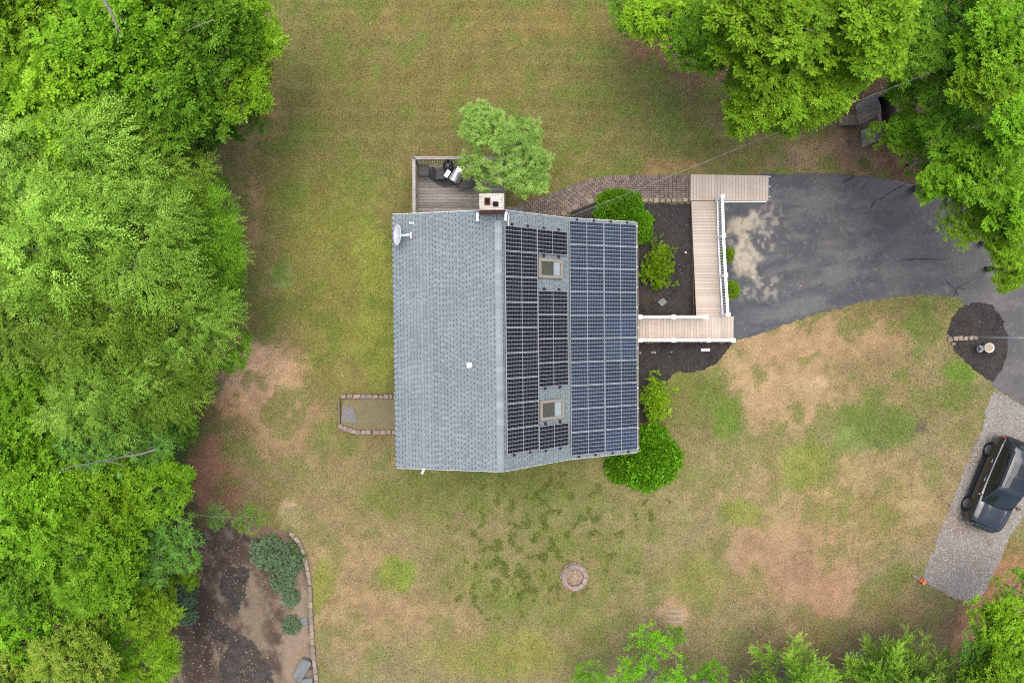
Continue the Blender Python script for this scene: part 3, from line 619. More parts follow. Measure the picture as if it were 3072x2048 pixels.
# ridge caps: bent pieces, lapped along the ridge
a1, d1, n1_, _ = plane('L'); a2, d2, n2_, _ = plane('U')
cap = MB(); W1, W2, LC = .215, .1, .25
top = Vector((0, 0, .03))
for_pts = [d1 * W1 + n1_ * .014, top, d2 * W2 + n2_ * .014]
vs = []
for sy, hh in ((-.5, 0), (.5, .012)):
    for p in for_pts: vs.append(p + Vector((0, sy * (LC + .02), hh)))
vs += [v - Vector((0, 0, .014)) for v in vs]
cap.add(vs, [(0, 3, 4, 1), (1, 4, 5, 2), (6, 7, 10, 9), (7, 8, 11, 10), (0, 1, 7, 6), (1, 2, 8, 7), (3, 9, 10, 4), (4, 10, 11, 5), (0, 6, 9, 3), (2, 5, 11, 8)])
capme = cap.mesh('ridge_cap', M_cap)
nc = int(2 * HL / (LC - .015))
for i in range(nc):
    y = -HL + (i + .5) * 2 * HL / nc
    if y > HL - .42: continue
    inst('ridge_cap', capme, HW @ T(random.uniform(-.006, .006), y, ZR + .012), roof)
# eave gutter on the front, fascia boards
mb = MB(); gz = ZE - .06; gx_ = xE + .06
mb.box((gx_ - .06, 0, gz - .05), (.012, 2 * HL, .1)); mb.box((gx_ - .005, 0, gz - .1), (.098, 2 * HL, .012)); mb.box((gx_ + .045, 0, gz - .05), (.012, 2 * HL, .11))
gut = mb.obj('gutter', M_gutter, house, local=True)
for i in range(12):
    b = MB(); b.box((gx_ - .01, -HL + .2 + i * (2 * HL - .4) / 11, gz + .012), (.1, .03, .012)); b.obj('gutter_hanger', M_white, gut, local=True)
for sd in 'LUE':
    a, d, nn, ln = plane(sd)
    for sy in (1, -1):
        mb = MB()
        vs = [a + d * (0.003 if k < 1 else ln - .003) + nn * h + Vector((0, sy * (HL + (.002 if j else .02)), 0)) for k in (0, 1) for h in (-.2, -.03) for j in (0, 1)]
        mb.add(vs, [(0, 1, 3, 2), (4, 6, 7, 5), (0, 4, 5, 1), (2, 3, 7, 6), (0, 2, 6, 4), (1, 5, 7, 3)])
        mb.obj('rake_board', M_white, house, local=True)
# windows of the hidden walls
def window(c, w_, h_, ax):
    f = MB(); t = .07
    for a, b, ww, hh in ((0, h_ / 2, w_, t), (0, -h_ / 2, w_, t), (-w_ / 2, 0, t, h_ - t), (w_ / 2, 0, t, h_ - t)):
        f.box(Vector(c) + (Vector((0, a, b)) if ax == 'x' else Vector((a, 0, b))), (.06, ww, hh) if ax == 'x' else (ww, .06, hh))
    f = f.obj('window', M_white, house, local=True)
    g = MB(); g.box(c, (.03, w_ - t, h_ - t) if ax == 'x' else (w_ - t, .03, h_ - t)); g.obj('pane', M_glassd, f, local=True)
for y in (-3.4, 0, 3.4):
    for z in (1.5, 4.2): window((xL + .35, y, z), 1.1, 1.2, 'x')
for x in (-2.8, 2.2): window((x, -y0, 1.5), 1.0, 1.2, 'y'); window((x if x < 0 else 1.2, -y0, 3.9), .9, 1.1, 'y')
# front door onto the raised walk
dr = MB(); dy = (HWi @ P(1911, 985, .6)).y; dr.box((xE - .28, dy, 1.62), (.06, .95, 2.05)); dr = dr.obj('door', mat('door_paint', [(.12, .03, .03)], .5), house, local=True)
b = MB(); b.lathe((xE - .22, dy - .36, 1.6), [(.0, -.03), (.03, -.02), (.03, .02), (0, .03)], 10); b.obj('handle', M_chrome, dr, local=True)
# skylights between the panels
def skylight(v0, v1, lab):
    ya = (HWi @ P(1645, v0, 5.15)).y; yb = (HWi @ P(1645, v1, 5.15)).y; yc = (ya + yb) / 2; hy = abs(ya - yb) / 2
    a, d, nn, ln = plane('U'); s0, s1 = 2.02, 3.4; sc = (s0 + s1) / 2; hs = (s1 - s0) / 2
    M = HWi @ onroof('U', sc, yc, 0)
    b = MB(); t = .12
    for cx, cy, w_, h_ in ((0, hy - t / 2, 2 * hs, t), (0, -hy + t / 2, 2 * hs, t), (-hs + t / 2, 0, t, 2 * hy - 2 * t), (hs - t / 2, 0, t, 2 * hy - 2 * t)):
        b.box((cx, cy, .06), (w_, h_, .17))
    b.v = [tuple(M @ Vector(p)) for p in b.v]; sk = b.obj('skylight', M_skyframe, house, local=True)
    b = MB(); b.box((-hs - .09, 0, .035), (.12, 2 * hy + .14, .05)); b.v = [tuple(M @ Vector(p)) for p in b.v]; b.obj('flashing', M_tan_metal, sk, local=True)
    b = MB(); b.box((-hs * .32 + .02, 0, .095), (2 * hs * .66 - t, 2 * hy - 2 * t + .01, .02)); b.v = [tuple(M @ Vector(p)) for p in b.v]; b.obj('pane', M_skyglass, sk, local=True)
    b = MB(); b.box((hs * .5, 0, .095), (2 * hs * .3 - .02, 2 * hy - 2 * t + .01, .02)); b.v = [tuple(M @ Vector(p)) for p in b.v]; b.obj('blind', M_blind, sk, local=True)
M_tan_metal = mat('beige_flashing', [(.33, .31, .27)], .4, ((5, .1),))
skylight(776, 834, None); skylight(1199, 1258, None)
# chimney on the north gable
cc = HWi @ P(1475, 603, 7.75); cx, cy = cc.x, cc.y - .02; cw, ch = 1.0, .66
ct = 7.75
chim = MB(); chim.box((cx, cy, 3.7), (cw - .03, ch - .03, 7.4)); chim = chim.obj('chimney', M_mortar, house, local=True)
bk = MB(); bk.box((0, 0, 0), (.2, .095, .06), top=.96); bkme = bk.mesh('brick', M_brickr)
Ms = []
for row in range(16):
    z = ct - .1 - row * .072; off = .1 if row % 2 else 0
    for sy in (1, -1):
        x = -cw / 2 + .1 - off
        while x < cw / 2 + .02:
            xx = min(max(x, -cw / 2 + .09), cw / 2 - .09); Ms.append(HW @ T(cx + xx, cy + sy * (ch / 2 - .04), z)); x += .212
    for sx in (1, -1):
        for yy in (-.16, .05, .2): Ms.append(HW @ T(cx + sx * (cw / 2 - .04), cy + yy, z) @ RZ(R(90)))
pieces(chim, 'brick', bkme, Ms, limit=150)
b = MB(); b.box((cx, cy, ct - .045), (cw - .02, ch - .02, .05)); b.box((cx, cy, ct - .005), (cw - .12, ch - .12, .03), top=.9)
b.obj('chimney_crown', M_mortar, chim, local=True, bevel=.008)
fx = (HWi @ P(1461, 605, ct)).x; fy = (HWi @ P(1461, 605, ct)).y
for nm, (uu, vv), (a_, b_), mm in (('flue_liner', (1462, 604), (.21, .3), M_brickr), ('flue_liner', (1487, 612), (.19, .19), M_soot)):
    q = HWi @ P(uu, vv, ct + .06); b = MB()
    for sx, sy, dx, dy_ in ((1, 0, .03, b_), (-1, 0, .03, b_), (0, 1, a_ - .06, .03), (0, -1, a_ - .06, .03)):
        b.box((q.x + sx * (a_ / 2 - .015 + .015), q.y + sy * (b_ / 2 - .015), ct + .035), (dx, dy_, .07))
    fl = b.obj(nm, mm, chim, local=True)
    b = MB(); b.box((q.x, q.y, ct + .016), (a_ - .03, b_ - .03, .012)); b.obj('flue_opening', M_soot, fl, local=True)
for uu, vv in ((1432, 651), (1517, 650)):
    q = HWi @ P(uu, vv, 6.66); b = MB(); b.box((q.x, q.y, 6.68), (.1, .34, .02)); b.obj('chimney_flashing', M_whited, chim, local=True)
# conduit beside the chimney
b = MB(); b.tube([HWi @ P(u_, v_, z_) for u_, v_, z_ in ((1520, 628, 6.75), (1520, 636, 6.7), (1526, 648, 6.62), (1526, 676, 6.62))], .018, 6)
b.obj('conduit', M_whited, house, local=True)
# vent pipe with boot, box vent
q = HWi @ P(1412, 1095, 6.5); zq = ZR + (ZL - ZR) * q.x / xL
b = MB(); b.box((q.x - .06, q.y, zq + .03), (.2, .22, .02)); v_ = b.obj('vent_boot', M_white, house, local=True)
b = MB(); b.lathe((q.x + .02, q.y, zq), [(.07, 0), (.07, .2), (.05, .2), (.05, .05), (0, .05)], 14); b.obj('vent_pipe', M_dark, v_, local=True)
b = MB(); b.lathe((q.x + .02, q.y, zq + .19), [(.058, 0), (.062, .012), (.05, .014)], 14); b.obj('pipe_rim', M_whited, v_, local=True)
# bracket fixture under the south gable
q = HWi @ P(1266, 1419, 4.9); q2 = HWi @ P(1273, 1405, 4.95)
b = MB(); b.tube([q2, q], [.05, .06], 8); b.tube([q, q - Vector((0, 0, .12))], [.06, .05], 8); f = b.obj('wall_camera', M_white, house, local=True)
b = MB(); b.lathe(q + Vector((0, 0, .055)), [(.03, 0), (.03, .012), (0, .012)], 10); b.obj('lens', M_dark, f, local=True)

# ------------------------------------------------------------------ solar panels
PWD, PHT = 1.745, 1.03
fr = MB(); t = .013
for cx_, cy_, w_, h_ in ((0, PHT / 2 - t / 2, PWD, t), (0, -PHT / 2 + t / 2, PWD, t), (-PWD / 2 + t / 2, 0, t, PHT - 2 * t), (PWD / 2 - t / 2, 0, t, PHT - 2 * t)):
    fr.box((cx_, cy_, 0), (w_, h_, .04))
frme = fr.mesh('frame', M_pframe)
bs = MB(); bs.box((0, 0, .008), (PWD - 2 * t + .004, PHT - 2 * t + .004, .012)); bsme = bs.mesh('back_sheet', M_psheet)
ce = MB(); hw = (PWD - 2 * t - .022) / 2; pc = hw / 10 ; prw = (PHT - 2 * t - .002) / 6
for hf in (-1, 1):
    for i in range(10):
        for j in range(6):
            ce.box((hf * (.011 + hw / 2) + (i - 4.5) * pc, (j - 2.5) * prw, .0155), (pc - .007, prw - .019, .003), rnd=.3 + .1 * random.random())
ceme = ce.mesh('cell_grid', M_cell)
ft = MB(); ft.box((0, 0, -.02), (.07, .16, .09), top=.7); ftme = ft.mesh('mounting_foot', M_dark)
ORD = ['first', 'second', 'third', 'fourth', 'fifth', 'sixth', 'seventh', 'eighth', 'ninth', 'tenth']
def panel(side, s, y, lab, group, feet=()):
    M = onroof(side, s, y, .13)
    e = bpy.data.objects.new('solar_panel', None); COL.objects.link(e); e.empty_display_size = .2
    e.matrix_basis = M; WM[e.name] = M.copy(); tag(e, lab, 'solar panel', group)
    inst('frame', frme, M, e); inst('back_sheet', bsme, M, e); tag(inst('cell_grid', ceme, M, e, M_cellsky if side == 'E' else None), kind='stuff')
    for sgn in feet:
        for q in (-.45, .42): inst('mounting_foot', ftme, M @ T(q, sgn * (PHT / 2 + .06), -.02), e)
yA0 = (HWi @ P(1511, 674.5, 6.72)).y; yA1 = (HWi @ P(1519, 1364, 6.72)).y; pa = (yA0 - yA1) / 9
sA = .16 + PWD / 2; sB = sA + PWD + .025
for i in range(9):
    panel('U', sA, yA0 - (i + .5) * pa, f'black solar panel beside the ridge caps, {ORD[i]} of nine counted from the chimney', 'solar panels along the ridge', (1,) if i == 0 else ((-1,) if i == 8 else ()))
BL = ['black solar panel alone between the chimney end and the first skylight', 'upper of the four dark panels between skylights, next to the chimney-side skylight', 'second of the four dark panels between skylights, from the chimney side', 'third of the four dark panels between skylights, from the chimney side', 'last of the four dark panels between skylights, touching the far skylight gap', 'black solar panel alone beyond the skylight farthest from the chimney']
yb0 = (HWi @ P(1604, 685, 5.6)).y - .1; ybm = (HWi @ P(1605, 871, 5.6)).y; yb5 = (HWi @ P(1612, 1279, 5.6)).y
for i, yc in enumerate([yb0 - PHT / 2 + .08, ybm - PHT * .5, ybm - PHT * 1.51, ybm - PHT * 2.52, ybm - PHT * 3.53, yb5 - PHT / 2]):
    panel('U', sB, yc, BL[i], 'solar panels around the skylights', {0: (1, -1), 1: (1,), 4: (-1,), 5: (1, -1)}.get(i, ()))
yl0 = (HWi @ P(1700, 661, 4.42)).y; yl1 = (HWi @ P(1708, 1368, 4.42)).y; pl = (yl0 - yl1) / 10
lE = plane('E')[3]; s1 = .07 + PWD / 2; s2 = s1 + PWD + .03
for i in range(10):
    panel('E', s1, yl0 - (i + .5) * pl, f'sky-tinted solar panel of the low roof, inner column, {ORD[i]} from the walkway end', 'solar panels on the low front roof', (1,) if i == 0 else ((-1,) if i == 9 else ()))
    panel('E', s2, yl0 - (i + .5) * pl, f'sky-tinted solar panel of the low roof along the gutter, {ORD[i]} from the walkway end', 'solar panels on the low front roof', (1,) if i == 0 else ((-1,) if i == 9 else ()))

# ------------------------------------------------------------------ satellite dish and small roof fittings
q = P(1192, 705, 6.35); base = P(1233, 706, ZL + .28)
dish = emp('satellite_dish', 'white oval satellite dish on the shingled roof corner near the deck', 'satellite dish', (base.x, base.y, ZL + .22))
ax = Vector((-.85, .0, .5)).normalized(); Md = T(q) @ ax.to_track_quat('Z', 'Y').to_matrix().to_4x4()
b = MB(); prof = []
for i in range(7): r_ = .45 * i / 6; prof.append((r_, .28 * r_ * r_ - .03))
prof2 = [(r_, z - .012) for r_, z in prof[::-1]]
b.lathe((0, 0, 0), prof + prof2, 28, Md); b.v = [tuple(p) for p in b.v]
b.obj('reflector', M_whited, dish, smooth=True)
b = MB(); b.tube([q - ax * .03, q - ax * .1 + Vector((.12, 0, -.04)), base + Vector((0, 0, .12)), base], [.05, .05, .035, .035], 8); b.obj('arm', M_whited, dish)
b = MB(); b.box(base, (.06, .26, .03)); b.box(base + Vector((-.14, 0, .05)), (.12, .12, .05)); b.obj('mount_foot', M_whited, dish)
b = MB(); b.tube([q - ax * .02 + Vector((0, -.05, -.2)), q + ax * .16 + Vector((.05, 0, -.3))], .015, 6); b.box(q + ax * .17 + Vector((.05, 0, -.3)), (.07, .09, .07)); b.obj('feed_horn', M_whited, dish)
q = P(1235, 670, ZL + .2)
vt = emp('roof_bracket', 'small white metal bracket on the shingles above the satellite dish', 'bracket', q)
b = MB(); b.box(q + Vector((-.08, 0, .05)), (.02, .12, .1)); b.box(q + Vector((.08, 0, .05)), (.02, .12, .1)); b.obj('plate', M_whited, vt)
b = MB(); b.tube([q + Vector((-.08, 0, .06)), q + Vector((.08, 0, .06))], .035, 8); b.obj('bar', M_whited, vt)

# ------------------------------------------------------------------ service cables
wires = [('pale service cable from the house corner over the round shrub', (1700, 654, 4.9), (1905, 572, 5.3), (2320, 402, 5.8), (2620, 285, 6.2), (3300, 20, 7.5), M_cable, .007),
         ('thin dark service cable running beside the pale one to the trees', (1712, 658, 4.8), (1910, 582, 5.1), (2320, 409, 5.6), (2620, 291, 6.0), (3300, 30, 7.3), M_cabled, .007)]
for lab, a, b_, c_, d_, e_, mm, rr_ in wires:
    b = MB(); pts = [P(*p) for p in (a, b_, c_, d_, e_)]; b.tube(pts, rr_, 6)
    tag(b.obj('service_cable', mm), lab, 'cable', 'overhead service cables')

# ------------------------------------------------------------------ rear deck with its railing and furniture
DZ = .72
d0 = P(1252, 490, DZ); d1_ = P(1517, 490, DZ); yw = HO.y + HL - .24
deck = emp('wooden_deck', 'weathered grey wooden deck with railing behind the chimney', 'deck', (d0.x, yw, 0))
bw = .142; nb = int((d0.y - yw) / bw)
for i in range(nb):
    b = MB(); b.box(((d0.x + d1_.x) / 2 + random.uniform(-.01, .01), yw + (i + .5) * bw + .01, DZ - .02 + random.uniform(-.003, .003)), (d1_.x - d0.x, bw - .012, .036)); b.obj('deck_board', M_olddeck, deck)
b = MB()
for x_ in np.linspace(d0.x + .1, d1_.x - .1, 5): b.box((x_, (yw + d0.y) / 2, DZ / 2 - .03), (.1, d0.y - yw - .1, .66 - .03))
b.obj('joist', M_olddeck, deck)
RT = DZ + .98
def oldrail(p, q):
    p = Vector(p); q = Vector(q); d = q - p; L_ = d.length; d.normalize(); ang = math.atan2(d.y, d.x); mid = (p + q) / 2
    b = MB(); b.box((mid.x, mid.y, RT), (L_ + .1, .15, .04), RZ(ang)); b.obj('top_rail', M_oldrail, deck)
    b = MB(); b.box((mid.x, mid.y, DZ + .1), (L_, .04, .08), RZ(ang)); b.obj('bottom_rail', M_oldrail, deck)
    bb = MB(); bb.box((0, 0, 0), (.042, .042, .86)); me_ = bb.mesh('baluster', M_oldrail)
    for k in range(int(L_ / .115)):
        c = p + d * (k + .5) * .115; inst('baluster', me_, T(c.x, c.y, DZ + .54) @ RZ(ang), deck)
    for k in range(int(L_ / 1.6) + 2):
        c = p + d * min(k * 1.6, L_); b = MB(); b.box((c.x, c.y, RT / 2 + .02), (.1, .1, RT + .06)); b.obj('post', M_oldrail, deck)
oldrail((d0.x - .02, d0.y + .03, 0), (d1_.x - .1, d0.y + .03, 0)); oldrail((d0.x - .03, d0.y, 0), (d0.x - .03, yw + .08, 0))
for k in range(3):
    b = MB(); b.box((d1_.x + .15 + k * .28, yw + .75, DZ - .2 - k * .18), (.27, 1.3, .04)); b.obj('step', M_olddeck, deck)
def onbase(px_, z): q = P(px_[0], px_[1], z); return Vector((q.x, q.y, z))
# kettle grill
q = onbase((1345, 498), DZ + .62); kg_ = emp('kettle_grill', 'round black kettle grill by the deck railing', 'grill', (q.x, q.y, DZ))
b = MB(); b.lathe((q.x, q.y, DZ + .55), [(.05, -.12), (.2, -.06), (.28, .06), (.285, .12)], 22); b.obj('bowl', M_blackg, kg_, smooth=True)
b = MB(); b.lathe((q.x, q.y, DZ + .67), [(.285, 0), (.25, .11), (.16, .19), (.001, .23)], 22); b.obj('lid', M_blackg, kg_, smooth=True)
b = MB(); b.box((q.x, q.y, DZ + .94), (.14, .03, .03)); b.obj('handle', M_dark, kg_)
for k in range(3):
    t_ = k * 2.094; b = MB(); b.tube([(q.x + .15 * math.cos(t_), q.y + .15 * math.sin(t_), DZ + .48), (q.x + .27 * math.cos(t_), q.y + .27 * math.sin(t_), DZ)], .014, 6); b.obj('leg', M_steel, kg_)
# gas grill
q = onbase((1366, 528), DZ + .95); ang = R(58)
gg = emp('gas_grill', 'stainless gas grill with folding side shelves on the deck', 'grill', (q.x, q.y, DZ), 0)
G = T(q.x, q.y, 0) @ RZ(ang)
def gbox(nm, c, d_, mm, bev=.01, parent=None):
    b = MB(); b.box(c, d_); b.v = [tuple(G @ Vector(p)) for p in b.v]; return b.obj(nm, mm, parent or gg, bevel=bev)
gbox('cabinet', (0, 0, DZ + .38), (.46, .4, .74), M_dark)
b = MB(); b.tube([(-.27, -.0, 0), (.27, 0, 0)], .235, 18); b.v = [tuple(G @ T(0, 0, DZ + .86) @ Vector(p)) for p in b.v]; lid = b.obj('lid', M_steel, gg, smooth=False, bevel=.006)
b = MB(); b.tube([(-.22, -.27, 0), (.22, -.27, 0)], .014, 8); b.v = [tuple(G @ T(0, 0, DZ + .88) @ Vector(p)) for p in b.v]; b.obj('handle', M_steel, lid)
b = MB(); b.lathe((-.13, .03, .232), [(.04, 0), (.035, .012), (0, .014)], 12); b.v = [tuple(G @ T(0, 0, DZ + .86) @ Vector(p)) for p in b.v]; b.obj('thermometer', M_dark, lid)
gbox('side_box', (-.1, .4, DZ + .82), (.36, .2, .1), M_steel); gbox('side_shelf', (.38, 0, DZ + .8), (.2, .34, .03), M_steel)
gbox('control_panel', (0, -.3, DZ + .74), (.54, .08, .12), M_dark)
# mats, chairs, table on the deck
q = onbase((1345, 535), DZ); gm = emp('grill_mat', 'dark rubber mat lying under the gas grill', 'mat', q)
b = MB(); b.prism([(q.x - .95, q.y + .42), (q.x + .2, q.y + .42), (q.x + .35, q.y - .35), (q.x - .2, q.y - .45), (q.x - .55, q.y - .3), (q.x - .9, q.y - .05)], DZ + .001, DZ + .012); b.obj('rubber_sheet', M_matg, gm)
def tubeframe(pts, mm, nm, parent, r_=.013): b = MB(); b.tube(pts, r_, 6); return b.obj(nm, mm, parent)
q = onbase((1271, 510), DZ + .45); mc = emp('mesh_stool', 'square dark mesh seat in the deck railing corner', 'seat', (q.x, q.y, DZ))
b = MB(); pl_ = []
for sx, sy in ((1, 1), (-1, 1), (-1, -1), (1, -1)):
    for k in range(4):
        a0 = math.atan2(sy, sx) + (k / 3 - .5) * 1.2; pl_.append((q.x + sx * .17 + .09 * math.cos(a0), q.y + sy * .19 + .09 * math.sin(a0)))
b.prism(pl_, DZ + .43, DZ + .45); b.obj('seat', M_mesh, mc)
tubeframe([(x, y, DZ + .45) for x, y in pl_ + pl_[:1]], M_dark, 'rim', mc)
for sx, sy in ((1, 1), (-1, 1), (-1, -1), (1, -1)): tubeframe([(q.x + sx * .2, q.y + sy * .22, DZ + .44), (q.x + sx * .24, q.y + sy * .26, DZ)], M_dark, 'leg', mc)
q = onbase((1312, 522), DZ + .42); pc_ = emp('patio_chair', 'dark mesh patio chair with high back beside the kettle grill', 'chair', (q.x, q.y, DZ))
b = MB(); b.box((q.x + .12, q.y, DZ + .42), (.5, .5, .02)); b.obj('seat', M_mesh, pc_, bevel=.008)
b = MB(); b.lathe((0, 0, 0), [(.0, -.008), (.34, -.008), (.34, .008), (0, .008)], 18, T(q.x - .16, q.y, DZ + .72) @ Matrix.Rotation(R(72), 4, 'Y') @ SC(1, .8, 1)); b.obj('backrest', M_mesh, pc_)
for sx, sy in ((1, 1), (-1, 1), (-1, -1), (1, -1)): tubeframe([(q.x + .12 + sx * .22, q.y + sy * .22, DZ + .41), (q.x + .12 + sx * .26, q.y + sy * .24, DZ)], M_dark, 'leg', pc_)
q = onbase((1395, 535), DZ + .7); ptb = emp('patio_table', 'round dark mesh patio table half under the leafy tree', 'table', (q.x, q.y, DZ))
b = MB(); b.lathe((q.x, q.y, DZ + .68), [(0, 0), (.5, 0), (.5, .015), (0, .02)], 28); b.obj('tabletop', M_mesh, ptb)
b = MB(); b.lathe((q.x, q.y, DZ + .69), [(.5, -.012), (.52, 0), (.5, .018)], 28); b.obj('rim', M_dark, ptb)
for k in range(4): t_ = k * 1.57 + .6; tubeframe([(q.x + .3 * math.cos(t_), q.y + .3 * math.sin(t_), DZ + .68), (q.x + .42 * math.cos(t_), q.y + .42 * math.sin(t_), DZ)], M_dark, 'leg', ptb)

# ------------------------------------------------------------------ brick walkway
def resample(pts, z, n):
    p = [P(u, v, z) for u, v in pts]; d = [0]
    for a, b in zip(p, p[1:]): d.append(d[-1] + (b - a).length)
    # Catmull-Rom through the points
    t = np.linspace(0, d[-1], n); out = []
    X = np.interp(t, d, [q.x for q in p]); Y = np.interp(t, d, [q.y for q in p])
    kx = np.ones(9) / 9
    pad = lambda a: np.concatenate([np.full(4, a[0]) + (np.arange(-4, 0)) * (a[1] - a[0]), a, np.full(4, a[-1]) + np.arange(1, 5) * (a[-1] - a[-2])])
    return np.convolve(pad(X), kx, 'valid'), np.convolve(pad(Y), kx, 'valid'), d[-1]
NS = 120
ux, uy, ul = resample(WALKU, .02, NS); lx, ly, ll = resample(WALKL, .02, NS)
walk = emp('brick_walkway', None, None, (float(ux[60]), float(uy[60]), 0))
walk['kind'] = 'structure'
b = MB(); vs = [(ux[i], uy[i], .012) for i in range(NS)] + [(lx[i], ly[i], .012) for i in range(NS)]
b.add(vs, [(NS + i, NS + i + 1, i + 1, i) for i in range(NS - 1)])
o = b.obj('joint_sand', M_joint, walk)
at = o.data.attributes.new('Col', 'FLOAT_COLOR', 'FACE'); at.data.foreach_set('color', np.tile((.07, .052, .038, 1), (len(o.data.polygons), 1)).astype(np.float32).ravel())
pv = MB(); pv.box((0, 0, 0), (1, 1, 1), top=.94); pvme = pv.mesh('brick', M_paver)
def wpos(s, t):
    i = s * (NS - 1); k = int(min(max(i, 0), NS - 2)); f = i - k
    a = Vector((ux[k] * (1 - f) + ux[k + 1] * f, uy[k] * (1 - f) + uy[k + 1] * f, 0)); c = Vector((lx[k] * (1 - f) + lx[k + 1] * f, ly[k] * (1 - f) + ly[k + 1] * f, 0))
    return a.lerp(c, t)
Ms = []; NR = 10; nl = int((ul + ll) / 2 / .212)
for j in range(NR):
    t_ = (j + 1.9) / (NR + 2.0)
    for i in range(nl):
        s_ = (i + .5 + (.5 if j % 2 and i < nl * .8 else 0)) / nl
        if s_ > .995: continue
        p = wpos(s_, t_); q = wpos(min(s_ + .01, 1), t_); r0 = wpos(max(s_ - .01, 0), t_); d = q - r0
        wd = (wpos(s_, 1) - wpos(s_, 0)).length / (NR + 2.0)
        seg = (wpos(min(s_ + .5 / nl, 1), t_) - wpos(max(s_ - .5 / nl, 0), t_)).length
        Ms.append(T(p.x, p.y, .03 + random.uniform(-.004, .004)) @ RZ(math.atan2(d.y, d.x) + random.uniform(-.03, .03)) @ SC(seg - .014, wd - .013, .05))
ns = int(ul / .108)
for i in range(ns):
    s_ = (i + .5) / ns; p = wpos(s_, .06); d = wpos(min(s_ + .01, 1), 0) - wpos(max(s_ - .01, 0), 0)
    Ms.append(T(p.x, p.y, .034 + random.uniform(-.005, .005)) @ RZ(math.atan2(d.y, d.x) + random.uniform(-.05, .05)) @ SC(.094, .19, .06))
pieces(walk, 'brick', pvme, Ms)
eb = MB(); eb.box((0, 0, 0), (1, 1, 1), top=.86); ebme = eb.mesh('edging_block', M_tan, bevel=.05)
for i, (uu, vv) in enumerate([(1936, 602), (1952, 601), (1969, 602), (1987, 602), (2005, 602), (2022, 602), (2039, 602), (2056, 600)]):
    q = P(uu, vv, .05); inst('edging_block', ebme, T(q.x, q.y, .05) @ RZ(random.uniform(-.08, .08)) @ SC(.27, .2, .13), walk)
ed = MB(); ed.box((0, 0, 0), (1, 1, 1), top=.9); edme = ed.mesh('edging_block', M_paver, bevel=.05)
for uu, vv, a_ in ((1672, 652, 8), (1692, 640, 25), (1708, 630, 30), (1724, 622, 28), (1752, 612, 22), (1772, 604, 20), (1790, 600, 10)):
    q = P(uu, vv, .05); inst('edging_block', edme, T(q.x, q.y, .05) @ RZ(R(a_)) @ SC(.3, .26, .12), walk)
tl_ = MB(); q0, q1 = P(2071, 526, .05), P(2071, 606, .05); tl_.box(((q0.x + q1.x) / 2 - .04, (q0.y + q1.y) / 2, .05), (.1, abs(q0.y - q1.y), .12)); tl_.obj('timber_edge', M_shedr, walk)

# ------------------------------------------------------------------ ramp of composite boards with white railings
ramp = emp('ramp', 'pinkish tan composite board ramp with white railings in front of the house', 'ramp', P(2120, 780, 0))
def boards_u(u0, u1, va, vb, n, zf):
    for i in range(n):
        ua, ub = u0 + (u1 - u0) * i / n, u0 + (u1 - u0) * (i + 1) / n; uc = (ua + ub) / 2; z = zf(uc)
        a = P(ua, va(uc), z); b_ = P(ub, va(uc), z); c = P(uc, vb(uc), z); w_ = b_.x - a.x
        b = MB(); b.box(((a.x + b_.x) / 2, (a.y + c.y) / 2, z - .014), (w_ - .008, abs(a.y - c.y), .03)); b.obj('board', M_comp, ramp)
boards_u(2072, 2306, lambda u: 523 + (u - 2072) * .018, lambda u: 602 - (u < 2150) * 0 + (u - 2072) * .002, 26, lambda u: .2 - .14 * (u - 2072) / 234)
zv = lambda v: .2 + .4 * (v - 604) / 344
nv = 39
for i in range(nv):
    va, vb = 604 + 344 * i / nv, 604 + 344 * (i + 1) / nv; vc = (va + vb) / 2; z = zv(vc); f = (vc - 604) / 344
    a = P(2074 + 15 * f, va, z); c = P(2147 + 17 * f, vb, z)
    b = MB(); b.box(((a.x + c.x) / 2, (a.y + c.y) / 2, z - .014), (c.x - a.x, abs(a.y - c.y) - .008, .03)); b.obj('board', M_comp, ramp)
boards_u(1909, 2163, lambda u: 949, lambda u: 1021, 28, lambda u: .6)
boards_u(2163, 2201, lambda u: 949, lambda u: 1021.5, 4, lambda u: .43)
# skirts under the boards
def beam(p, q, w_, h_, z, nm, mm):
    p, q = Vector(p), Vector(q); d = q - p; m_ = (p + q) / 2; b = MB(); b.box((m_.x, m_.y, z), (d.length, w_, h_), RZ(math.atan2(d.y, d.x))); return b.obj(nm, mm, ramp)
for (a, za), (c, zc) in ((((2075, 606), .2), ((2089, 947), .58)), (((2147, 606), .2), ((2163, 947), .58))):
    p, q = P(*a, za), P(*c, zc); beam(p, q, .04, .14, .1, 'side_beam', M_shedr)
p, q = P(2166, 603, .12), P(2298, 603, .04); beam(p + Vector((0, -.04, 0)), q + Vector((0, -.04, 0)), .05, .07, .05, 'edge_trim', M_white)
p, q = P(1912, 1021, .58), P(2163, 1021, .58); beam(p, q, .04, .5, .3, 'side_beam', M_comp); p, q = P(1912, 949, .58), P(2163, 949, .58); beam(p, q, .04, .5, .3, 'side_beam', M_comp)
for v_ in (530, 560, 590):
    q = P(2309, v_, .04); b = MB(); b.box((q.x, q.y, .025), (.08, .04, .03)); b.obj('anchor_clip', M_whited, ramp)
balme = MB(); balme.box((0, 0, 0), (.04, .04, .8)); balme = balme.mesh('baluster', M_white)
capm = MB(); capm.box((0, 0, 0), (.21, .21, .04), top=.9); capm.box((0, 0, .03), (.11, .11, .03), top=.5); capme2 = capm.mesh('post_cap', M_white)
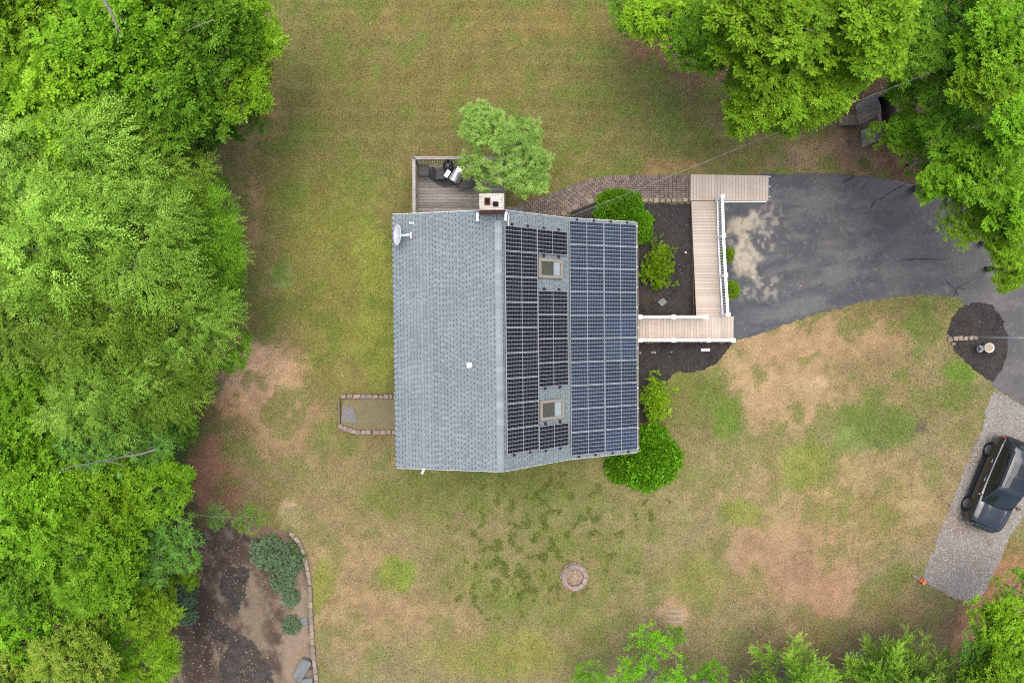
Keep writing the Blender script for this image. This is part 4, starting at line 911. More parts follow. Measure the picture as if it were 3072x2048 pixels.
def railing(pts, lab, posts, dots=()):
    a = Vector(pts[0]); e = emp('railing', lab, 'railing', (a.x, a.y, a.z), 0, 'white railings of the ramp')
    for p, q in zip(pts, pts[1:]):
        p, q = Vector(p), Vector(q); d = q - p; L_ = d.xy.length; ang = math.atan2(d.y, d.x); pit = math.atan2(d.z, L_); Rm = RZ(ang) @ Matrix.Rotation(-pit, 4, 'Y'); m_ = (p + q) / 2
        b = MB(); b.box(m_ + Vector((0, 0, .93)), (d.length, .13, .05), Rm); b.box(m_ + Vector((0, 0, .965)), (d.length, .06, .02), Rm); b.obj('top_rail', M_white, e)
        b = MB(); b.box(m_ + Vector((0, 0, .1)), (d.length, .07, .06), Rm); b.obj('bottom_rail', M_white, e)
        n_ = int(L_ / .135)
        for k in range(n_):
            c = p.lerp(q, (k + .5) / n_); inst('baluster', balme, T(c.x, c.y, c.z + .51) @ RZ(ang), e)
    for k, p in enumerate(posts):
        p = Vector(p); b = MB(); b.box(p + Vector((0, 0, .47)), (.135, .135, 1.02)); po = b.obj('post', M_white, e)
        inst('post_cap', capme2, T(p.x, p.y, p.z + 1.0), po)
        if k in dots:
            b = MB(); b.lathe(p + Vector((0, 0, 1.045)), [(.025, 0), (.025, .015), (0, .016)], 8); b.obj('cap_lamp', M_dark, po)
rb = [P(2150, 600, .22), P(2153, 713, .33), P(2159, 829, .46), P(2166, 944, .6)]
railing(rb, 'longest white railing, along the ramp edge facing the asphalt', rb, (3,))
q0, q1, q2 = P(1910, 951, .6), P(2007, 951, .6), P(2103, 951, .6)
railing([q0, q1, q2], 'white railing of the raised walk beside the square mulch bed', [q0, q1, q2])
q0, q1, q2, q3 = P(1910, 1019, .6), P(2007, 1019, .6), P(2110, 1019, .6), P(2181, 1019, .6)
railing([q0, q1, q2, q3], 'white railing of the raised walk facing the lower mulch bed', [q0, q1, q2, q3], (3,))
#---PART3---
# ------------------------------------------------------------------ small ground things
def stone_mesh(seed, m, name='stone'):
    r = random.Random(seed); bm = bmesh.new(); bmesh.ops.create_cube(bm, size=1)
    for v in bm.verts: v.co += Vector((r.uniform(-.12, .12), r.uniform(-.12, .12), r.uniform(-.1, .1)))
    bmesh.ops.bevel(bm, geom=bm.edges[:], offset=.11, segments=1, affect='EDGES')
    me = bpy.data.meshes.new(name); bm.to_mesh(me); bm.free(); me.materials.append(m); return me
STP = [stone_mesh(i, M_pinkst) for i in range(5)]
STT = [stone_mesh(i + 9, M_tan) for i in range(5)]
STG = [stone_mesh(i + 20, M_grey) for i in range(3)]
def stone(parent, lst, u, v, su, sv, h, a=0.0, z0=0.0, name='stone'):
    z = z0 + h * .5; q = P(u, v, z0 + h)
    return inst(name, random.choice(lst), T(q.x, q.y, z) @ RZ(a) @ SC(su, sv, h), parent)
# raised bed against the rear wall
q = P(1100, 1245); rbed = emp('raised_bed', 'raised planting bed edged with reddish stones against the rear wall', 'raised bed', q)
b = MB(); b.prism([tuple(P(u, v).xy) for u, v in ((1022, 1292), (1030, 1196), (1192, 1192), (1192, 1292))], .01, .1)
o = b.obj('bed_soil', M_sheet, rbed)
cs = []
for i, p in enumerate(o.data.polygons): cs.append((.15, .13, .07, 1))
at = o.data.attributes.new('Col', 'FLOAT_COLOR', 'FACE'); at.data.foreach_set('color', np.array(cs, np.float32).ravel())
b = MB(); b.prism([tuple(P(u, v).xy) for u, v in ((1026, 1262), (1030, 1216), (1062, 1225), (1072, 1268))], .1, .106)
o = b.obj('gravel_patch', M_gravelb, rbed); at = o.data.attributes.new('Col', 'FLOAT_COLOR', 'FACE'); at.data.foreach_set('color', np.tile((.15, .15, .145, 1), (len(o.data.polygons), 1)).astype(np.float32).ravel())
for u, v, w_ in ((1030, 1190, 15), (1048, 1189, 17), (1069, 1190, 22), (1089, 1190, 15), (1107, 1189, 18), (1126, 1190, 16), (1143, 1191, 13), (1158, 1190, 15), (1172, 1190, 12), (1186, 1190, 13)):
    stone(rbed, STP, u, v, w_ * .0172, .2, .24, random.uniform(-.08, .08))
for u, v, w_, a_ in ((1021, 1280, 13, .9), (1035, 1286, 14, .5), (1049, 1291, 13, .3), (1060, 1295, 14, .1), (1073, 1297, 14, 0), (1090, 1297, 16, 0), (1106, 1297, 15, 0), (1129, 1297, 19, 0), (1149, 1297, 15, 0), (1166, 1297, 14, 0), (1182, 1297, 14, 0)):
    stone(rbed, STP, u, v, w_ * .0172, .22, .24, random.uniform(-.06, .06) - a_)
p, q = P(1017, 1196, .15), P(1017, 1275, .15); b = MB(); b.box(((p.x + q.x) / 2, (p.y + q.y) / 2, .09), (.09, p.y - q.y, .16)); b.obj('edge_timber', M_shedr, rbed)
# fire pit ring
q = P(1723, 1727); fp = emp('fire_pit', 'round fire pit ringed with flat reddish stones in the lawn', 'fire pit', q)
for k in range(11):
    a = k * 2 * math.pi / 11 + .2; rr_ = .56
    me_ = STP[k % 5] if k % 4 else STT[k % 5]
    inst('stone', me_, T(q.x + rr_ * math.cos(a), q.y + rr_ * math.sin(a), .15) @ RZ(a + 1.57 + random.uniform(-.1, .1)) @ SC(.31, .21, .16), fp)
for k in range(10):
    a = k * 2 * math.pi / 10 + .5
    inst('stone', STP[(k + 2) % 5], T(q.x + .62 * math.cos(a), q.y + .62 * math.sin(a), .05) @ RZ(a + 1.57) @ SC(.36, .2, .12), fp)
b = MB(); b.lathe((q.x, q.y, 0), [(.47, .05), (.2, .03), (0, .025)], 24); b.obj('ash_bed', M_ash, fp)
b = MB()
for k in range(150):
    a = random.uniform(0, 6.28); r_ = .42 * math.sqrt(random.random()); az = random.uniform(0, 6.28); L_ = random.uniform(.05, .22)
    c = Vector((q.x + r_ * math.cos(a), q.y + r_ * math.sin(a), random.uniform(.05, .1))); d = Vector((math.cos(az), math.sin(az), random.uniform(-.2, .2))) * L_ / 2
    b.tube([c - d, c + d], random.uniform(.006, .016), 4)
o = b.obj('burnt_twigs', M_ash, fp); o['kind'] = 'stuff'
# curved stone edging of the garden bed
EDG = [(868, 1598), (884, 1610), (897, 1628), (905, 1648), (912, 1668), (918, 1690), (923, 1712), (927, 1735), (929, 1757), (931, 1780), (931, 1803), (932, 1826), (933, 1849), (934, 1872), (935, 1894), (936, 1916), (937, 1938), (939, 1960), (941, 1981), (944, 2001), (947, 2021), (949, 2042), (951, 2062)]
q = P(932, 1820); se = emp('stone_edging', 'curved row of tan edging stones along the dark garden bed', 'stone edging', q)
for i in range(len(EDG) - 1):
    (u0, v0), (u1, v1) = EDG[i], EDG[i + 1]; p, q = P(u0, v0, .1), P(u1, v1, .1); d = q - p
    stone(se, STT, (u0 + u1) / 2, (v0 + v1) / 2, d.length * .95, .2, .13, math.atan2(d.y, d.x) + random.uniform(-.1, .1))
# brick row in the round mulch island
q = P(2890, 1014); br = emp('brick_row', 'short row of loose tan bricks in the round mulch island', 'brick row', q)
for u, v, a_ in ((2852, 1017, .1), (2869, 1015, -.15), (2884, 1014, .05), (2899, 1014, -.2), (2915, 1013, .08), (2928, 1013, -.05)): stone(br, STT, u, v, .21, .2, .1, a_, .01, 'brick')
q = P(2858, 1031, 0); tag(inst('stone', STT[1], T(q.x, q.y, .05) @ SC(.16, .13, .1)), 'small pale stone under the loose brick row in the mulch', 'stone')
for lab, me_, u, v, su, sv, h, a_ in (('pointed blue-grey boulder at the end of the garden bed', STG[0], 905, 2008, .55, 1.05, .35, -.5), ('flat grey boulder at the very bottom edge of the garden bed', STG[1], 922, 2044, .5, .4, .25, .1),
                                 ('grey angular rock half sunk in the square mulch bed', STG[2], 1987, 907, .36, .3, .16, .6), ('small dark flat stone beside the low pine clump', STG[1], 912, 1862, .34, .4, .1, .1),
                                 ('pale rounded stone in the gravel ahead of the car', STT[2], 2973, 1625, .32, .24, .07, .2)):
    q = P(u, v, h * .6); tag(inst('rock', me_, T(q.x, q.y, h * .3) @ RZ(a_) @ SC(su, sv, h)), lab, 'rock')
def block(name, u, v, d, h, a, lab, cat, m): 
    q = P(u, v, h); b = MB(); b.box((0, 0, 0), (d[0], d[1], h), top=.95); return tag(b.obj(name, m, None, T(q.x, q.y, h / 2 + .012) @ RZ(a), bevel=.01), lab, cat)
block('splash_block', 2117, 1049, (.46, .13), .09, 0, 'white oblong splash block in the mulch below the raised walk', 'splash block', M_white)
block('concrete_block', 2061, 1925, (.22, .42), .1, .05, 'pale oblong concrete block in the dry grass behind the thin shrub', 'concrete block', M_tan)
block('concrete_block', 2041, 1894, (.2, .24), .1, .5, 'pale tilted concrete block between the bare soil and thin shrub', 'concrete block', M_tan)
block('flat_stone', 2007, 1893, (.26, .24), .07, .2, 'pale squarish flat stone under the thin shrub tip', 'stone', M_tan)
# low dirt steps
q = P(2020, 1850, .03); b = MB()
for k, (vv, w_) in enumerate(((1832, 44), (1846, 52), (1864, 50))):
    a, c = P(2025 - w_ / 2, vv, .03), P(2025 + w_ / 2, vv, .03); b.box((a.x / 2 + c.x / 2, a.y, .02), (c.x - a.x, .14, .05), top=.8)
tag(b.obj('earth_step', M_potsoil, None), 'worn timber edged earth step in the dry lawn', 'step', kind=None)
# mulch bed litter: pale stones, ball, lamp
q = P(2057, 757, .05); b = MB(); b.lathe(q, [(0, -.05), (.045, -.03), (.05, 0), (.04, .04), (0, .06)], 10); tag(b.obj('ball', M_white), 'small white ball lying in the square mulch bed', 'ball')
for u, v, lab in ((1921, 1058, 'orange tinted pebble in the mulch at the gutter line'), (1957, 1057, 'pair-side pale pebble in the lower mulch bed'), (1965, 1057, 'whitest pebble in the lower mulch bed'), (1914, 914, 'white pebble by the house edge in the square mulch bed'), (1968, 1237, 'white pebble beside the sparse leaning shrub')):
    q = P(u, v, .04); tag(inst('pebble', STT[0], T(q.x, q.y, .035) @ RZ(u) @ SC(.12, .1, .07)), lab, 'stone')
# bucket and pot
q = P(2940, 1046, .28); bk_ = emp('bucket', 'grey metal bucket of dark debris in the round mulch island', 'bucket', (q.x, q.y, .014))
b = MB(); b.lathe((q.x, q.y, .014), [(.12, 0), (.165, .29), (.175, .29), (.15, .28), (.125, .16), (0, .16)], 20); b.obj('bucket_wall', M_bucket, bk_, smooth=True)
b = MB()
for k in range(26):
    a = random.uniform(0, 6.28); r_ = .11 * math.sqrt(random.random()); c = Vector((q.x + r_ * math.cos(a), q.y + r_ * math.sin(a), .2)); az = random.uniform(0, 6.28); d = Vector((math.cos(az), math.sin(az), .2)) * .05; b.tube([c - d, c + d], .008, 4)
o = b.obj('debris', M_soot, bk_); o['kind'] = 'stuff'
q = P(2967, 1043, .3); pt = emp('planter', 'round pale stone planter filled with sand beside the bucket', 'planter', (q.x, q.y, .014))
b = MB(); b.lathe((q.x, q.y, .014), [(.16, 0), (.2, .12), (.245, .3), (.25, .33), (.22, .33), (.2, .28), (0, .28)], 24); b.obj('pot', M_potw, pt, smooth=True)
b = MB(); b.lathe((q.x, q.y, .3), [(.2, 0), (.1, .006), (0, .008)], 20); b.obj('sand_fill', M_potsoil, pt)
# flagpole
q = P(2934, 1010, .014); fpole = emp('flagpole', 'slim metal flagpole with a red-tipped flag in the mulch island', 'flagpole', q)
b = MB(); b.tube([q, q + Vector((0, 0, 6.2))], [.055, .045], 10); b.obj('pole', M_whited, fpole, smooth=True)
b = MB(); b.lathe(q + Vector((0, 0, 6.2)), [(0, -.05), (.06, 0), (0, .06)], 10); b.obj('finial', M_yellow, fpole)
ws = P(3068, 1024, 3.3)
b = MB(); nf = 14; vs = []
for i in range(nf + 1):
    for j in range(5):
        z = 5.95 - i * 3.0 / nf; f = j / 4; sw = (.12 + .4 * (i / nf)) * f
        vs.append(q + Vector((.06 + sw * .25 + .035 * math.sin(i * 1.3 + j), -sw + .03 * math.sin(i * .9 + 2 * j), z - q.z)))
fsr, fsw = [], []
for i in range(nf):
    for j in range(4): (fsr if j % 2 == 0 else fsw).append((i * 5 + j, i * 5 + j + 1, (i + 1) * 5 + j + 1, (i + 1) * 5 + j))
b.add(vs, fsr); fl = b.obj('flag', M_flagr, fpole); b = MB(); b.add(vs, fsw); b.obj('white_stripe', M_white, fl)
# chainsaw at the gravel corner
a_, c_ = P(2739, 1727, .08), P(2772, 1745, .1); ang = math.atan2(c_.y - a_.y, c_.x - a_.x); mid = a_.lerp(c_, .5)
cs_ = emp('chainsaw', 'orange chainsaw with grey bar lying at the gravel corner', 'chainsaw', (mid.x, mid.y, 0), ang)
G2 = T(mid.x, mid.y, 0) @ RZ(ang)
def cbox(nm, c, d_, mm, bev=.02, parent=None, top=.85): b = MB(); b.box(c, d_, top=top); b.v = [tuple(G2 @ Vector(p)) for p in b.v]; return b.obj(nm, mm, parent or cs_, bevel=bev)
cbox('guide_bar', (-.16, .02, .09), (.42, .075, .02), M_steel, .004, top=1)
bd = cbox('engine_body', (.2, 0, .12), (.3, .22, .22), M_orange); cbox('rear_handle', (.38, -.02, .1), (.16, .07, .1), M_orange)
cbox('fuel_cap', (.24, -.08, .22), (.1, .07, .05), M_yellow, .01, bd)
b = MB(); b.tube([G2 @ Vector(p) for p in ((.12, .12, .1), (.12, .13, .24), (.14, 0, .28), (.16, -.13, .22), (.16, -.13, .1))], .015, 6); b.obj('front_handle', M_dark, cs_)
# landscape fabric showing through the bed
def fabric(poly, lab, seed):
    r = random.Random(seed); pts = [P(u, v) for u, v in poly]; out = []
    for i in range(len(pts)):
        a, c = pts[i], pts[(i + 1) % len(pts)]; n = max(2, int((c - a).length / .12))
        for k in range(n): p = a.lerp(c, k / n); out.append((p.x + r.gauss(0, .06), p.y + r.gauss(0, .06)))
    cx_, cy_ = sum(p[0] for p in out) / len(out), sum(p[1] for p in out) / len(out)
    b = MB(); b.prism([(x - cx_, y - cy_) for x, y in out], 0, .006); tag(b.obj('landscape_fabric', M_fabric, None, T(cx_, cy_, .007)), lab, 'ground fabric')
fabric([(668, 1710), (700, 1700), (745, 1705), (748, 1730), (735, 1760), (735, 1790), (720, 1800), (715, 1838), (692, 1838), (688, 1800), (665, 1775), (660, 1730)], 'smaller patch of bare dark landscape fabric in the garden bed', 1)
fabric([(617, 1862), (640, 1850), (680, 1870), (690, 1885), (735, 1905), (760, 1925), (778, 1940), (785, 1975), (805, 1990), (820, 2015), (822, 2090), (660, 2090), (655, 2030), (662, 1970), (690, 1940), (640, 1910), (620, 1890)], 'largest patch of bare dark landscape fabric at the bottom of the bed', 2)
# old wooden shed under the trees
q = P(2612, 370); shed = emp('wooden_shed', 'old grey plank shed with a gap in its roof under the trees', 'shed', q)
def plankroof(quads, nm, m, n, th=.04):
    (a, b_, c, d) = quads
    for i in range(n):
        f0, f1 = i / n + .006, (i + 1) / n - .006
        p = [a.lerp(b_, f0), a.lerp(b_, f1), d.lerp(c, f1), d.lerp(c, f0)]; dz = Vector((0, 0, random.uniform(-.012, .012)))
        bb = MB(); bb.add([x + dz for x in p] + [x + dz - Vector((0, 0, th)) for x in p], [(0, 1, 2, 3), (7, 6, 5, 4), (0, 4, 5, 1), (1, 5, 6, 2), (2, 6, 7, 3), (3, 7, 4, 0)]); bb.obj(nm, m, shed)
A_ = [P(2567, 316, 1.7), P(2623, 277, 2.2), P(2640, 345, 2.2), P(2572, 340, 1.7)]
plankroof([P(2567, 316, 1.75), P(2572, 340, 1.75), P(2641, 320, 2.25), P(2624, 276, 2.25)][:4], 'roof_plank', M_shed, 4)
plankroof([P(2573, 341, 1.75), P(2577, 375, 1.75), P(2631, 349, 2.2), P(2641, 322, 2.25)], 'roof_plank', M_shedr, 4)
plankroof([P(2584, 392, 1.7), P(2587, 443, 1.7), P(2638, 418, 2.1), P(2634, 372, 2.1)], 'roof_plank', M_shed, 5)
plankroof([P(2626, 276, 2.24), P(2643, 320, 2.24), P(2638, 418, 2.1), P(2648, 416, 1.75)] if 0 else [P(2627, 278, 2.22), P(2642, 420, 2.08), P(2650, 416, 1.7), P(2642, 318, 1.85)], 'roof_plank', M_shed, 3)
b = MB(); c4 = [P(2580, 322), P(2630, 300), P(2640, 415), P(2592, 432)]
for i in range(4):
    p, q_ = c4[i], c4[(i + 1) % 4]; d = q_ - p; m_ = p.lerp(q_, .5); bb = MB(); bb.box((m_.x, m_.y, .8), (d.length, .05, 1.6), RZ(math.atan2(d.y, d.x))); bb.obj('wall', M_shedr, shed)
q = P(2546, 360); plat = emp('plank_platform', 'low brown plank platform leaning beside the old shed', 'platform', q)
for i in range(6):
    u0 = 2516 + i * 9.6; a, c = P(u0 + .3, 347 - i * 1.0, .18), P(u0 + 9, 376 - i * .2, .18); b = MB(); b.box(((a.x + c.x) / 2, (a.y + c.y) / 2, .16), (c.x - a.x, a.y - c.y, .035)); b.obj('plank', M_shedr, plat)

# ------------------------------------------------------------------ parked car
A, Bf = P(2966, 1347, .37), P(2900, 1508, .37)
fwd = (Bf - A).normalized(); rgt = Vector((fwd.y, -fwd.x, 0)); wbl = (Bf - A).length
cen = A.lerp(Bf, .5) - rgt * .95
CM = Matrix(((fwd.x, -rgt.x, 0, cen.x), (fwd.y, -rgt.y, 0, cen.y), (0, 0, 1, .012), (0, 0, 0, 1)))
car = bpy.data.objects.new('parked_car', None); COL.objects.link(car); car.matrix_basis = CM; WM[car.name] = CM.copy()
tag(car, 'charcoal grey car with panoramic glass roof parked on the gravel', 'car')
def interp(x, xs, ys):
    x = np.asarray(x, float); t = np.interp(x, xs, ys); e = .06
    return (np.interp(x - e, xs, ys) + t * 2 + np.interp(x + e, xs, ys)) / 4
BX = [-2.4, -2.34, -2.2, -1.6, 0, .95, 1.25, 1.9, 2.2, 2.36, 2.44]
BW = [.62, .80, .90, .945, .95, .945, .94, .91, .83, .70, .52]
BZB = [.5, .4, .32, .26, .23, .23, .24, .27, .3, .34, .42]
BZS = [.86, .98, 1.03, 1.03, .99, .98, .97, .93, .87, .78, .68]
BZT = [.9, 1.03, 1.08, 1.06, 1.03, 1.04, 1.07, 1.02, .95, .84, .72]
xs = np.concatenate([np.linspace(-2.4, -2.1, 9), np.linspace(-2.0, 2.0, 30), np.linspace(2.06, 2.44, 11)])
def bodysec(x):
    w_, zb, zs, zt = (float(interp(x, BX, a)) for a in (BW, BZB, BZS, BZT))
    half = [(0, zb), (w_ * .8, zb), (w_ * .95, zb + .06), (w_ * .99, zb + .25), (w_, zs - .28), (w_ * .985, zs - .1), (w_ * .955, zs - .02), (w_ * .9, zs + (zt - zs) * .35), (w_ * .72, zs + (zt - zs) * .75), (w_ * .66, zt - .004), (w_ * .62, zt - .012), (w_ * .35, zt + .005), (0, zt + .012)]
    return half + [(-y, z) for y, z in half[-2:0:-1]]
def loft(secs, xs_):
    vs = []; n = len(secs[0])
    for x, sct in zip(xs_, secs): vs += [(x, y, z) for y, z in sct]
    fs = [(i * n + k, i * n + (k + 1) % n, (i + 1) * n + (k + 1) % n, (i + 1) * n + k) for i in range(len(secs) - 1) for k in range(n)]
    fs += [tuple(range(n))[::-1], tuple((len(secs) - 1) * n + k for k in range(n))]
    return vs, fs
def carobj(nm, mb_, m, parent=None, smooth=False, bevel=0):
    mb_.v = [tuple(CM @ Vector(p)) for p in mb_.v]; return mb_.obj(nm, m, parent or car, smooth=smooth, bevel=bevel)
b = MB(); b.add(*loft([bodysec(x) for x in xs], xs)); body = carobj('body', b, M_paint, smooth=True)
GX_ = [-2.32, -2.0, -1.5, -.6, .1, .35, 1.12]
GRZ = [1.08, 1.56, 1.67, 1.70, 1.65, 1.58, 1.06]; GRW = [.72, .60, .64, .66, .64, .63, .74]; GBW = [.8, .84, .86, .865, .855, .85, .80]
def gh(x):
    x = float(x); zb = float(interp(x, BX, BZS)) - .015
    zr = float(interp(x, GX_, GRZ)); wr = float(interp(x, GX_, GRW)); wb_ = float(interp(x, GX_, GBW)); zr = max(zr, zb + .03)
    return zb, zr, wr, wb_
def ghp(x, t):
    """point of the cabin skin: t 0 at the belt line, .55 at the cant rail, 1 on the centre line (positive y)"""
    zb, zr, wr, wb_ = gh(x)
    if t <= .55: f = t / .55; return Vector((x, wb_ + (wr - wb_) * f + .03 * math.sin(f * math.pi), zb + (zr - zb) * (f * 1.02 - .04 * f * f) * .97))
    f = (t - .55) / .45; a = f * math.pi / 2; return Vector((x, wr * (1 - f) ** .8 * (1 - .0), zb + (zr - zb) * .95 + ((zr - zb) * .05 + .025) * math.sin(a) ** .8))
ts = [0, .12, .25, .38, .48, .53, .57, .62, .7, .8, .9, 1]
xg = np.linspace(-2.32, 1.12, 44); secs = []
for x in xg:
    hp = [ghp(x, t) for t in ts]; hp[-1].y = 0; secs.append([(p.y, p.z) for p in hp] + [(-p.y, p.z) for p in hp[-2::-1]])
vs = []; n = len(secs[0])
for x, sct in zip(xg, secs): vs += [(x, y, z) for y, z in sct]
b = MB(); b.add(vs, [(i * n + k, (i + 1) * n + k, (i + 1) * n + k + 1, i * n + k + 1) for i in range(len(xg) - 1) for k in range(n - 1)])
cab = carobj('cabin', b, M_paint, smooth=True)
def skin(x0f, x1f, t0, t1, sides, nm, m, off=.008, nx_=14, nt_=6, both=False):
    """a pane that lies just proud of the cabin skin; x limits may depend on t"""
    for sg in sides:
        b = MB(); vs = []; tl_ = np.linspace(t0, t1, nt_)
        for i in range(nx_):
            for t in tl_:
                xa, xb = x0f(t), x1f(t); x = xa + (xb - xa) * i / (nx_ - 1); p = ghp(x, t); e = .01
                du = ghp(x + e, t) - ghp(x - e, t); dv = ghp(x, min(t + .01, 1)) - ghp(x, max(t - .01, 0)); nn = du.cross(dv).normalized()
                if nn.y < 0 and t < .5 or nn.z < 0: nn = -nn
                p = p + nn * off; vs.append((p.x, p.y * sg, p.z))
        f_ = [(i * nt_ + k, (i + 1) * nt_ + k, (i + 1) * nt_ + k + 1, i * nt_ + k + 1) for i in range(nx_ - 1) for k in range(nt_ - 1)]
        b.add(vs, f_ if sg < 0 else [q[::-1] for q in f_]); yield carobj(nm, b, m, smooth=True)
list(skin(lambda t: -1.95 + .6 * t, lambda t: -.86, .1, .46, (1, -1), 'rear_side_window', M_carglass))
list(skin(lambda t: -.80, lambda t: -.02, .1, .46, (1, -1), 'door_window', M_carglass))
list(skin(lambda t: .04, lambda t: .86 - 1.05 * t, .1, .46, (1, -1), 'door_window', M_carglass))
# windscreen, glass roof and rear window span both sides
def span(x0f, x1f, w0, w1, nm, m, off=.01, nx_=12, ny_=13):
    b = MB(); vs = []
    for i in range(nx_):
        f = i / (nx_ - 1)
        for k in range(ny_):
            s = -1 + 2 * k / (ny_ - 1); x = x0f(s) + (x1f(s) - x0f(s)) * f; zb, zr, wr, wb_ = gh(x); y = s * (w0 + (w1 - w0) * f)
            t = 1 - .45 * min(1, (abs(y) / wr)) ** 1.0; lo, hi = .56, 1
            for _ in range(18):
                mid_ = (lo + hi) / 2
                if ghp(x, mid_).y > abs(y): lo = mid_
                else: hi = mid_
            p = ghp(x, lo); e = .012; nn = (ghp(x + e, lo) - ghp(x - e, lo)); nn = Vector((-nn.z, 0, nn.x)).normalized(); nn = nn if nn.z > 0 else -nn
            vs.append((x + nn.x * off, y, p.z + nn.z * off))
    b.add(vs, [(i * ny_ + k, (i + 1) * ny_ + k, (i + 1) * ny_ + k + 1, i * ny_ + k + 1) for i in range(nx_ - 1) for k in range(ny_ - 1)]); return carobj(nm, b, m, smooth=True)
ws_ = span(lambda s: .33 - .05 * s * s, lambda s: 1.1 - .16 * s * s, .575, .70, 'windscreen', M_carglass)
span(lambda s: -1.25, lambda s: -.62, .43, .45, 'glass_roof', M_carglass); span(lambda s: -.57, lambda s: .06 - .04 * s * s, .45, .46, 'glass_roof', M_carglass)
span(lambda s: -2.22 + .03 * s * s, lambda s: -1.98, .58, .54, 'rear_window', M_carglass)
span(lambda s: 1.08 - .16 * s * s, lambda s: 1.17 - .17 * s * s, .70, .72, 'wiper_cowl', M_trim, .018, 4)
for sg in (1, -1):
    b = MB(); b.tube([ghp(x, .56) * 1.0 + Vector((0, .0, .035)) if sg > 0 else Vector((x, -ghp(x, .56).y, ghp(x, .56).z + .035)) for x in np.linspace(-1.75, .15, 10)], .022, 6); carobj('roof_rail', b, M_trim)
    b = MB(); p = [bodysec(x) for x in (0,)]; b.tube([(x, sg * (float(interp(x, BX, BW)) * .945), float(interp(x, BX, BZS)) + .006) for x in np.linspace(-1.9, .75, 12)], .014, 6); carobj('window_trim', b, M_chrome)
    for xx in (-.95, .02): b = MB(); b.box((xx, sg * .955, .9), (.2, .03, .035)); carobj('door_handle', b, M_chrome, bevel=.008)
    b = MB(); b.lathe((0, 0, 0), [(0, -.11), (.07, -.09), (.085, 0), (.06, .09), (0, .1)], 12, T(.82, sg * 1.04, 1.06) @ Matrix.Rotation(R(90), 4, 'X') @ SC(1, .8, 1)); mr_ = carobj('mirror', b, M_paint, smooth=True)
    b = MB(); b.box((.8, sg * .93, 1.02), (.06, .14, .05)); carobj('mirror_arm', b, M_trim, mr_)
    b = MB(); b.box((-2.2, sg * .77, .93), (.24, .16, .14), RZ(-sg * .55), top=.75); carobj('tail_light', b, M_red, bevel=.02)
    b = MB(); b.box((2.2, sg * .67, .8), (.32, .14, .07), RZ(-sg * .62), top=.8); carobj('headlight', b, M_lamp, bevel=.015)
    b = MB(); b.box((.0, sg * .93, .29), (2.1, .1, .1)); carobj('sill', b, M_trim, bevel=.02)
    for xx, nm in ((wbl / 2, 0), (-wbl / 2, 1)):
        MW = T(xx, sg * .86, .36) @ Matrix.Rotation(R(90) * -sg, 4, 'X')
        b = MB(); b.lathe((0, 0, 0), [(.2, -.12), (.34, -.12), (.365, -.09), (.368, .0), (.362, .085), (.34, .112), (.255, .118), (.245, .09)], 32, MW); wh = carobj('wheel', b, M_tyre, smooth=True)
        b = MB(); b.lathe((0, 0, 0), [(.25, .095), (.245, .112), (.225, .108), (.22, .06), (.0, .05)], 32, MW); carobj('rim', b, M_rim, wh, smooth=True)
        b = MB()
        for k in range(10):
            b.box((0, 0, 0), (.2, .026, .03)); 
            for q_ in range(8): 
                i_ = len(b.v) - 8 + q_; p = Vector(b.v[i_]) + Vector((.12, 0, .095)); b.v[i_] = tuple(MW @ (Matrix.Rotation(k * .628, 4, 'Z') @ p))
        b.lathe((0, 0, 0), [(.05, .06), (.05, .115), (0, .12)], 12, MW); carobj('spokes', b, M_rim, wh)
        b = MB(); b.lathe((0, 0, 0), [(.378, -.1), (.378, .088), (.4, .08), (.4, -.1)], 32, MW); 
        b.v = [p for p in b.v]; carobj('wheel_arch', b, M_trim)
b = MB(); b.box((2.41, 0, .56), (.08, .9, .2)); carobj('grille', b, M_trim, bevel=.02)
b = MB(); b.box((2.38, 0, .71), (.06, 1.0, .03)); carobj('grille_bar', b, M_chrome, bevel=.01)
b = MB(); b.box((-2.38, 0, .62), (.08, .52, .13)); carobj('number_plate', b, M_white)
b = MB(); b.box((-2.06, 0, 1.575), (.13, .9, .02)); carobj('roof_spoiler', b, M_paint, bevel=.01)
